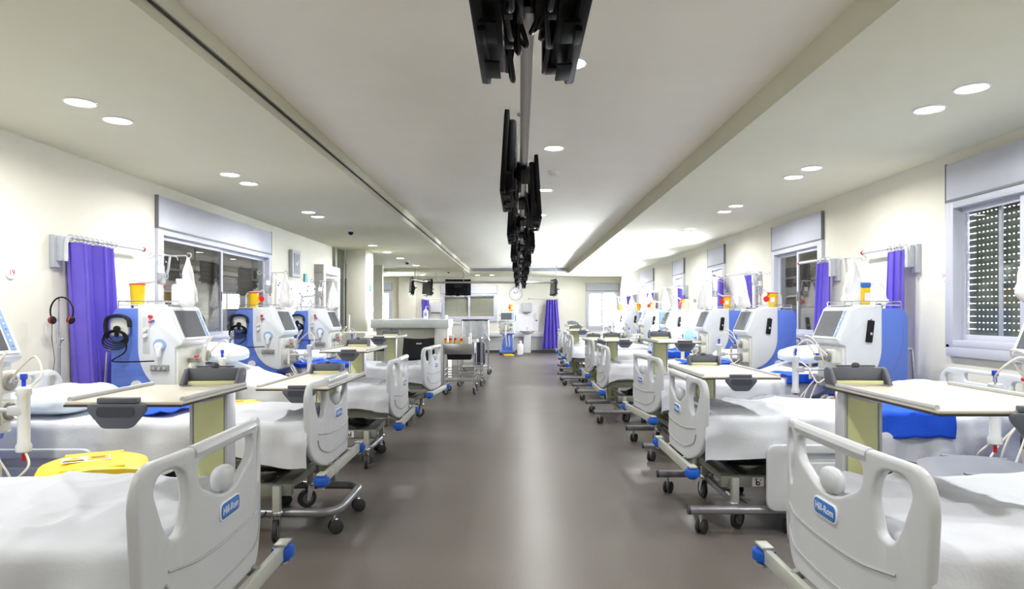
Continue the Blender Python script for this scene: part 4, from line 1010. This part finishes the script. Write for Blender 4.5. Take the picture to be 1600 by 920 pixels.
# ---------------------------------------------------------------- small wall and ceiling things
def wall_disc(x, y, z, txt, side, label):
    r = empty('number_plate', (x, y, z)); s = 1 if side == 'left' else -1
    G().lathe([(0, .012), (.045, .012), (.05, .008), (.05, 0)], (0, 0, 0), 24, ry(s*PI/2)).obj('disc', 'ink_white', r)
    M = Matrix(((0, 0, s, s*.0125), (s, 0, 0, 0), (0, 1, 0, 0), (0, 0, 0, 1)))
    t = G(); t.merge(text_bm(txt, .06, .0006), M); t.obj('number', 'red_dark', r)
    tag(r, label, 'number sign')
wall_disc(XL, 4.78, 1.70, '19', 'left', 'round white plate with red number 19 on the left wall')
wall_disc(XR, 5.52, 1.72, '14', 'right', 'round white plate with a red number beside the near right window')
# square wall clock
k = tag(empty('wall_clock', (XL, 10.75, 2.22)), 'rectangular grey wall clock on the left wall above the notice board', 'clock')
G().box((.03, 0, 0), (.06, .40, .44), .008).obj('case', 'grey_light', k); G().box((.062, 0, 0), (.004, .29, .33)).obj('face', 'dial', k)
G().bar((.066, 0, -.03), (.066, .07, .06), .003, .018).bar((.066, 0, -.03), (.066, -.04, .02), .003, .018).obj('hands', 'ink_white', k)
sw = tag(empty('wall_switch', (XL, 11.35, 2.02)), 'small teal and white wall switch on the left wall beside the door', 'switch')
G().box((.012, -.04, 0), (.024, .10, .14), .003).obj('teal_half', 'teal', sw); G().box((.012, .06, 0), (.024, .10, .14), .003).obj('white_half', 'grey_light', sw)
s2 = tag(empty('wall_switch', (-3.21, 14.05, 1.95)), 'small teal and white switch on the pillar', 'switch')
G().box((.012, -.05, 0), (.024, .10, .14), .003).obj('teal_half', 'teal', s2); G().box((.012, .05, 0), (.024, .10, .14), .003).obj('white_half', 'grey_light', s2)
s3 = tag(G().box((0, 0, 0), (.03, .30, .13), .005).obj('wall_socket', 'trim_white'), 'white socket strip on the pillar below the switch', 'socket'); s3.location = (-3.195, 14.05, 1.5)
# notice board with coloured pins
nb = tag(empty('notice_board', (XL+.004, 10.92, 1.62)), 'white notice board full of papers and coloured pins on the left wall', 'notice board')
G().box((.01, 0, 0), (.02, 1.9, .62), .004).obj('board', 'paper', nb)
rr = random.Random(5)
for i in range(5):
    y = -.72+i*.36; p = G().box((.023, y, .02+rr.uniform(-.05, .05)), (.003, .28, .44), .0005, 1, rx(rr.uniform(-.05, .05))).obj('sheet_of_paper', 'ink_white', nb)
    for j in range(5): G().cyl((.02, y+rr.uniform(-.14, .14), rr.uniform(-.2, .27)), (.034, y, rr.uniform(-.2, .27)), .001) if False else None
for i in range(34):
    y, z = rr.uniform(-.92, .92), rr.uniform(-.22, .28)
    G().lathe([(0, .012), (.014, .008), (.014, 0)], (.024, y, z), 10, ry(PI/2)).obj('pin', rr.choice(['red', 'blue', 'black', 'yellow', 'teal', 'navy']), nb)
# headphones hanging on slim wall poles
def headphones(x, y, z, label, plabel, s=1):
    pl = tag(empty('wall_pole', (x, y, 0)), plabel, 'pole', 'drip poles at the bed heads')
    G().cyl((0, 0, .05), (0, 0, z-.02), .012, 10).obj('lower_tube', 'chrome', pl); G().cyl((0, 0, z-.02), (0, 0, z+.32), .007, 8).obj('upper_tube', 'chrome', pl)
    G().cyl((0, 0, z-.03), (0, 0, z+.02), .018, 12).ell((.025, 0, z), (.016, .016, .016), 8, 6).obj('clamp', 'chrome', pl)
    G().tube(fillet([(0, 0, z+.31), (s*.05, 0, z+.31), (s*.06, 0, z+.33)], .01, 2), .005, 6).obj('hook', 'chrome', pl)
    G().lathe([(.16, .02), (.17, .03), (.03, .05), (.014, .06)], n=16).obj('foot', 'grey_light', pl)
    h = tag(empty('headphones', (x+s*.05, y-.04, z+.32)), label, 'headphones', 'headphones'); h.scale = (.74, .9, .8)
    G().tube([(.10+.12*math.sin(a_)*1.0-.10, .0, -.13+.14*math.cos(a_)) for a_ in [-2.2+4.4*i/20 for i in range(21)]], .008, 7).obj('headband', 'black', h)
    for q in (-1, 1):
        a_ = 2.2*q; cx, cz = .12*math.sin(a_), -.13+.14*math.cos(a_)
        e_ = G().lathe([(0, -.022), (.032, -.022), (.038, -.008), (.038, .010), (.03, .02), (0, .02)], (cx, 0, cz), 16, ry(PI/2+.2*q) @ rz_(0)).obj('ear_cup', 'black', h)
        G().lathe([(.0385, -.004), (.041, 0), (.0385, .006)], (cx, 0, cz), 16, ry(PI/2+.2*q)).obj('ear_ring', 'red', e_)
    G().tube(smooth_curve([(-.10, 0, -.22), (-.11, .01, -.4), (-.085, .01, -.6), (-.1, .01, -.75), (-.06, .01, -.9)], 5), .003, 5).obj('cord', 'black', h)
headphones(-3.60, 5.10, 1.20, 'black headphones with red cups hanging in front of the left purple curtain', 'slim chrome pole beside the left purple curtain')
headphones(-3.35, 6.70, 1.08, 'black headphones hanging before the left window, beside the second machine', 'slim chrome pole before the left window')
# ceiling cameras, detectors
def dome(x, y, z, label):
    r = tag(empty('dome_camera', (x, y, z)), label, 'camera', 'dome cameras on the ceiling')
    G().lathe([(.06, 0), (.06, -.025), (.045, -.03)], n=18).obj('base', 'trim_white', r); G().ell((0, 0, -.035), (.04, .04, .045), 14, 10).obj('dome', 'black', r)
dome(-2.69, 10.4, ZC, 'dark dome camera on the ceiling above the fourth left machine'); dome(-2.86, 13.4+3.2, ZC, 'dome camera on the ceiling right of the pillar'); dome(-2.2, 20.2, ZC, 'dome camera on the ceiling near the far wall')
sd = tag(G().lathe([(.06, 0), (.06, -.02), (.045, -.035), (0, -.037)], n=20).obj('smoke_detector', 'trim_white'), 'flat white smoke detector beside the downlights in the raised ceiling', 'smoke detector'); sd.location = (.36, 6.9, ZU)

# ---------------------------------------------------------------- waste bins between the beds
def make_bin(m, sticker):
    r = empty('waste_bin')
    G().box((0, 0, .31), (.36, .34, .60), .03, 3, None, (1.12, 1.12)).obj('tub', m, r)
    l = G(); nr, nt_ = 14, 40; rings = []
    for k in range(nr+1):
        q = min(1.0, k/(nr-2)); ring = []
        for t in range(nt_):
            a_ = 2*PI*t/nt_; cx, sy = math.cos(a_), math.sin(a_); e = .32
            x = math.copysign(abs(cx)**e, cx)*q; y = math.copysign(abs(sy)**e, sy)*q
            z = .645+.05*(1-x*x)*(1-.25*y*y)-.006*q**8
            if k == nr-1: z = .628; x *= 1.01; y *= 1.01
            if k == nr: z = .600; x *= 1.012; y *= 1.012
            ring.append(l.bm.verts.new((x*.235, y*.225, z)))
        rings.append(ring)
    for A_, B_ in zip(rings[1:], rings[2:]):
        for t in range(nt_): l.bm.faces.new((A_[t], A_[(t+1) % nt_], B_[(t+1) % nt_], B_[t]))
    l.bm.faces.new(rings[1]); l.bm.faces.new(rings[-1])
    for v in rings[0]: l.bm.verts.remove(v)
    l = l.obj('lid', m, r, 30)
    for s_ in (-1, 1): G().box((0, s_*.185, .672), (.26, .035, .02), .008).obj('lid_ridge', m, l)
    if sticker:
        sk = G().box((-.03, -.03, .6930), (.20, .12, .003), .001).obj('hazard_sticker', 'ink_white', l)
        G().prism([(-.045, -.045), (.045, -.045), (0, .045)], .003, Matrix.Translation((-.08, -.03, .6955))).obj('warning_triangle', 'black', sk)
        G().prism([(-.034, -.038), (.034, -.038), (0, .03)], .004, Matrix.Translation((-.08, -.03, .6962))).box((.02, -.03, .6962), (.085, .09, .002)).obj('warning_field', 'sharps', sk)
        G().box((.02, -.015, .6975), (.06, .006, .001)).box((.02, -.03, .6975), (.06, .006, .001)).box((.02, -.045, .6975), (.05, .006, .001)).obj('warning_print', 'brown', sk)
    G().box((0, -.20, .06), (.14, .06, .02), .005).obj('pedal', 'rubber', r)
    G().tube(fillet([(-.14, .19, .58), (-.14, .24, .60), (.14, .24, .60), (.14, .19, .58)], .02, 3), .012, 8).obj('rear_handle', m, r)
    return r
def bin_at(proto, x, y, rz, label): o = copy_tree(proto); place(o, (x, y, 0), rz); return tag(o, label, 'waste bin', 'lidded waste bins between the beds')
BY = make_bin('bin_yellow', True); place(BY, (-2.10, 3.22, 0), .55); tag(BY, 'yellow clinical waste bin with hazard sticker between the two nearest left beds', 'waste bin', 'lidded waste bins between the beds')
bin_at(BY, -2.28, 5.25, .3, 'yellow clinical waste bin between the second and third left beds')
bin_at(BY, 1.92, 7.55, .2, 'yellow waste bin between the third and fourth right beds, mostly hidden').scale = (.8, .8, 1.0)
bin_at(BY, 2.2, 9.68, .2, 'yellow waste bin between the fourth and fifth right beds, mostly hidden').scale = (.8, .8, 1.0)
BG = make_bin('bin_grey', False); place(BG, (2.22, 3.10, 0), -.35); BG.scale = (1.12, 1.1, 1.0); tag(BG, 'dark grey lidded bin between the two nearest right beds', 'waste bin', 'lidded waste bins between the beds')
bin_at(BG, 2.24, 5.50, -.2, 'dark grey lidded bin between the second and third right beds').scale = (1.1, 1.0, 1.02)

# ---------------------------------------------------------------- nurses' counter and what stands there
ct = tag(empty('reception_counter', (-2.2, 13.1, 0)), 'long pale counter with thick grey top at the end of the left beds', 'counter')
G().box((.0, .35, 1.20), (1.56, .80, .17), .006).obj('worktop', 'counter_top', ct)
G().box((-.1, .35, .56), (1.20, .55, 1.12), .004).obj('front_panel', 'counter', ct)
G().box((.63, .35, .56), (.26, .74, 1.12), .004).obj('end_panel', 'counter_white', ct)
lw = tag(G().box((0, 0, .53), (.62, .9, 1.06), .008).obj('low_partition', 'wall'), 'low cream half-wall standing in front of the pillar', 'partition'); lw.location = (-3.05, 12.05, 0)
hc = tag(empty('reception_desk', (-2.75, 17.6, 0)), 'white desk behind the counter, in front of the shuttered window', 'desk')
G().box((.55, .3, 1.14), (2.2, .7, .06), .005).obj('worktop', 'trim_white', hc); G().box((.55, .3, .55), (2.1, .6, 1.1), .004).obj('front_panel', 'counter_white', hc)
bt = tag(empty('pump_bottle', (-1.92, 13.35, 1.285)), 'white pump bottle standing on the grey counter top', 'bottle')
G().lathe([(.0, 0), (.045, 0), (.05, .01), (.05, .17), (.02, .20), (.018, .22), (0, .22)], n=18).obj('bottle_body', 'ink_white', bt); G().cyl((0, 0, .22), (0, 0, .26), .007, 8).tube(fillet([(0, 0, .26), (.05, 0, .26), (.055, 0, .25)], .006, 2), .007, 6).obj('pump', 'ink_white', bt)
G().box((0, -.05, .1), (.05, .003, .06)).obj('label_sticker', 'key_blue', bt)
sp = tag(empty('soap_stack', (-2.05, 13.3, 1.285)), 'flat white box lying on the grey counter top', 'box'); G().box((0, 0, .015), (.26, .2, .03), .004).obj('lid', 'paper', sp)
# black chair behind the fourth bed
ch = tag(empty('black_chair', (-1.68, 10.9, 0)), 'black plastic chair with slotted backrest in front of the counter', 'chair')
def back(i, j): x = (2*i-1); return Vector((x*(.27-.02*j), .05*x*x*-1.0+.03-.05*(1-j), .62+.36*j+.02*x*x*j))
g = G().grid(back, 16, 10); md = g.obj('backrest', 'black', ch); mm = md.modifiers.new('thickness', 'SOLIDIFY'); mm.thickness = .014
G().box((0, -.012, .90), (.09, .03, .022), .008).obj('hand_slot', 'grey_light', ch)
G().box((0, .22, .46), (.46, .44, .04), .016, 3).obj('seat', 'black', ch)
for x in (-.2, .2):
    G().tube(fillet([(x, .0, .0), (x, .02, .45), (x, .0, .66)], .05, 3), .012, 8).obj('leg', 'steel', ch); G().cyl((x, .40, 0), (x, .38, .45), .012, 8).obj('leg', 'steel', ch)
# swivel stool hidden behind the third table
st = tag(empty('swivel_stool', (-2.35, 10.6, 0)), 'black swivel stool with chrome column behind the fourth left bed', 'stool')
G().lathe([(0, .80), (.20, .80), (.21, .82), (.20, .845), (0, .85)], n=20).obj('seat', 'black', st); G().cyl((0, 0, .1), (0, 0, .80), .022, 12).obj('column', 'chrome', st)
for i in range(5): G().bar((0, 0, .12), (.25*math.cos(i*1.2566), .25*math.sin(i*1.2566), .06), .03, .025, .004).obj('leg', 'black', st); caster(st, .25*math.cos(i*1.2566), .25*math.sin(i*1.2566), .06, .026, i, True)
# stainless trolleys
def trolley(name, w, d, h, loc, label, tray=True, shelf=.28, bag_=False):
    r = tag(empty(name, loc), label, 'trolley', 'stainless trolleys')
    for x in (-w/2, w/2):
        for y in (-d/2, d/2):
            G().cyl((x, y, .12), (x, y, h), .0125, 10).obj('post', 'steel', r); caster(r, x, y, .13, .05, .8+x, False)
    if tray:
        t = G().box((0, 0, h-.18), (w-.01, d-.01, .006))
        t.box((0, -d/2, h-.09), (w, .006, .18), .001).box((0, d/2, h-.09), (w, .006, .18), .001).box((-w/2, 0, h-.09), (.006, d, .18), .001).box((w/2, 0, h-.09), (.006, d, .18), .001); t.obj('tray', 'steel', r)
    for z in (shelf, shelf+.09, shelf+.18):
        for s in (-1, 1): G().cyl((-w/2, s*d/2, z), (w/2, s*d/2, z), .007, 8).obj('guard_rail', 'steel', r); G().cyl((s*w/2, -d/2, z), (s*w/2, d/2, z), .007, 8).obj('guard_rail', 'steel', r)
    G().box((0, 0, shelf), (w-.02, d-.02, .008), .002).obj('shelf', 'steel', r)
    return r
t1 = trolley('instrument_trolley', .52, .56, .88, (-1.05, 11.55, 0), 'stainless trolley with deep tray and sharps tubs beside the counter', True, .24)
u = G().box((0, .0, .68), (.40, .40, .16), .01, 2, None, (1.15, 1.1)).obj('waste_tub', 'black_soft', t1)
t2 = trolley('supply_trolley', .44, .5, .95, (-.96, 12.75, 0), 'second stainless trolley standing behind the tray trolley', False, .24)
G().box((0, 0, .93), (.46, .5, .02), .004).obj('top_shelf', 'steel', t2)
for i, (x, y) in enumerate(((-.14, -.10), (-.08, -.16), (-.04, -.04), (.05, -.14))):
    o = tag(empty('sharps_tube', (-1.12+x, 11.5+y, .88-.174)), '%s small yellow tube with red cap from the left in the trolley tray' % ['first', 'second', 'third', 'fourth'][i], 'tube', 'yellow tubes in the trolley tray')
    G().lathe([(0, 0), (.02, 0), (.022, .24), (0, .24)], n=12).obj('tube_body', 'sharps', o, M=rx(.1) @ ry(.12*(i-1))); G().lathe([(.023, .235), (.023, .27), (0, .275)], n=12).obj('cap', ['orange', 'red', 'red', 'red'][i], o, M=rx(.1) @ ry(.12*(i-1)))
    if i < 2: G().lathe([(.0225, .08), (.0232, .16), (.0225, .17)], n=12).obj('band', 'green', o, M=rx(.1) @ ry(.12*(i-1)))
for i, (x, y, w, h, m_) in enumerate(((-.02, .02, .12, .20, 'paper'), (.10, -.05, .12, .19, 'paper'), (-.17, .05, .08, .22, 'paper'), (.16, .08, .05, .26, 'paper'))):
    o = tag(G().box((0, 0, (h+.09)/2), (w, .10, h+.09), .004).obj('supply_box', m_), '%s white supply box from the left standing in the trolley tray' % ['second', 'third', 'first', 'last'][i], 'box', 'boxes in the trolley tray'); o.location = (-1.05+x, 11.58+y, .706)
# linen hamper trolley
lh = tag(empty('linen_trolley', (-1.03, 15.2, 0)), 'laundry trolley with white cloth over it before the far machine', 'trolley')
for x in (-.3, .3):
    for y in (-.2, .2): G().cyl((x, y, .1), (x, y, 1.25), .012, 8).obj('post', 'steel', lh); caster(lh, x, y, .12, .045, .5)
G().tube(fillet([(-.3, -.2, 1.25), (.3, -.2, 1.25), (.3, .2, 1.25), (-.3, .2, 1.25)], .03, 3, True), .014, 8, True).obj('top_frame', 'tv_grey', lh)
def cl(i, j): x = -.28+.56*i; return Vector((x, -.21+.02*math.sin(i*14)-.03*j+.01*noise.noise(Vector((i*5, j*5, 2))), 1.24-.42*j))
G().grid(cl, 24, 12).obj('white_cloth', 'sheet', lh, 60)
def cl2(i, j): return Vector((.0+.34*i, -.25+.4*j+.02*math.sin(i*9+j*4), .86+.09*math.sin(i*2.6)+.03*noise.noise(Vector((i*4, j*4, 6)))-(.25*max(0, i-.75)*4*.5)))
G().grid(cl2, 18, 14).obj('draped_cloth', 'sheet', lh, 60)
G().box((.10, -.05, .48), (.26, .3, .52), .05, 3).obj('dark_bag', 'navy', lh)
G().box((0, 0, .18), (.6, .4, .02), .004).obj('shelf', 'grey_light', lh)
# jerry can beside the far machine
jc = tag(make_jug().obj('canister', 'bag'), 'white fluid canister standing beside the far dialysis machine', 'canister'); jc.location = (.02, 21.9, .145); jc.scale = (2.0, 2.4, 2.2)
jc.location.z = 0
yb = tag(G().box((0, 0, .03), (.34, .2, .055), .01).obj('floor_tray', 'sharps'), 'yellow tray on the floor under the far dialysis machine', 'tray'); yb.location = (-.35, 21.6, 0)
# wash basin, splash panel, dispensers, clock on the far wall
bs = tag(empty('wash_basin', (.27, YF-.025, 0)), 'white pedestal wash basin on the far wall', 'basin')
g = G().lathe([(.06, .66), (.14, .69), (.25, .76), (.27, .80), (.255, .80), (.23, .77), (.10, .72), (0, .71)], (0, -.27, 0), 24); g.obj('bowl', 'ceramic', bs)
G().box((0, -.18, .34), (.26, .2, .68), .04, 3).obj('pedestal', 'ceramic', bs)
G().tube(fillet([(0, -.08, .80), (0, -.08, .93), (0, -.20, .93), (0, -.20, .90)], .03, 3), .012, 8).obj('tap', 'chrome', bs)
bp_ = tag(G().box((0, 0, 0), (1.1, .02, .95), .004).obj('splash_panel', 'paper'), 'white splash panel on the far wall behind the basin', 'panel'); bp_.location = (.12, YF-.012, 1.25)
def dispenser(x, z, label, w=.36, h=.34):
    r = tag(empty('towel_dispenser', (x, YF, z)), label, 'dispenser', 'paper towel dispensers'); G().box((0, -.08, 0), (w, .13, h), .03, 3).obj('housing', 'grey_light', r); G().box((0, -.08, -h/2-.012), (w*.7, .08, .03), .005).obj('outlet', 'alu_dark', r)
dispenser(.26, 1.62, 'grey paper towel dispenser above the basin'); dispenser(-3.0, 1.62, 'grey paper towel dispenser beside the short far curtain', .40, .36)
for x, z, lab in ((.60, 1.30, 'white soap dispenser on the far wall right of the basin'), (-2.62, 1.22, 'white soap dispenser on the far wall left of the shuttered window')):
    r = tag(empty('soap_dispenser', (x, YF, z)), lab, 'dispenser', 'soap dispensers'); G().box((0, -.06, 0), (.12, .11, .26), .03, 3).obj('housing', 'trim_white', r); G().box((0, -.10, -.14), (.06, .05, .03), .008).obj('nozzle', 'black', r)
ck = tag(empty('wall_clock', (-.14, YF, 2.12)), 'round white clock on the far wall', 'clock')
G().tube([(.225*math.cos(t), -.025, .225*math.sin(t)) for t in [2*PI*i/36 for i in range(36)]], .02, 8, True).obj('rim', 'grey_light', ck); G().lathe([(0, .03), (.215, .03), (.215, .002)], (0, 0, 0), 32, rx(PI/2)).obj('face', 'ink_white', ck)
G().bar((0, -.036, 0), (-.09, -.036, .06), .004, .016).bar((0, -.036, 0), (.10, -.036, .10), .004, .012).obj('hands', 'black', ck)
for i in range(12): a_ = i*PI/6; G().box((.18*math.sin(a_), -.034, .18*math.cos(a_)), (.014, .004, .03), 0, 1, ry(a_)).obj('hour_mark', 'black', ck)
hx_ = tag(G().lathe([(0, 0), (.02, 0), (.02, .04), (.012, .05), (.012, .45), (0, .46)], n=12).obj('paper_roll', 'ink_white'), 'white roll standing on the low half-wall by the glass', 'paper roll'); hx_.location = (-3.22, 12.3, 1.06); hx_.scale = (2.0, 2.0, .7)
# wall controls between the right windows
for y, z, lab in ((13.4, 1.75, 'small white control box on the right wall between the third and fourth windows'), (10.9, 1.62, 'small white thermostat on the right wall before the third window')):
    r = tag(empty('control_box', (XR, y, z)), lab, 'control box', 'control boxes on the right wall'); G().box((-.03, 0, 0), (.06, .22, .12), .006).obj('housing', 'trim_white', r)
    for q in (-.05, .05): G().box((-.062, q, .0), (.006, .05, .06), .002).obj('button', 'grey_light', r)
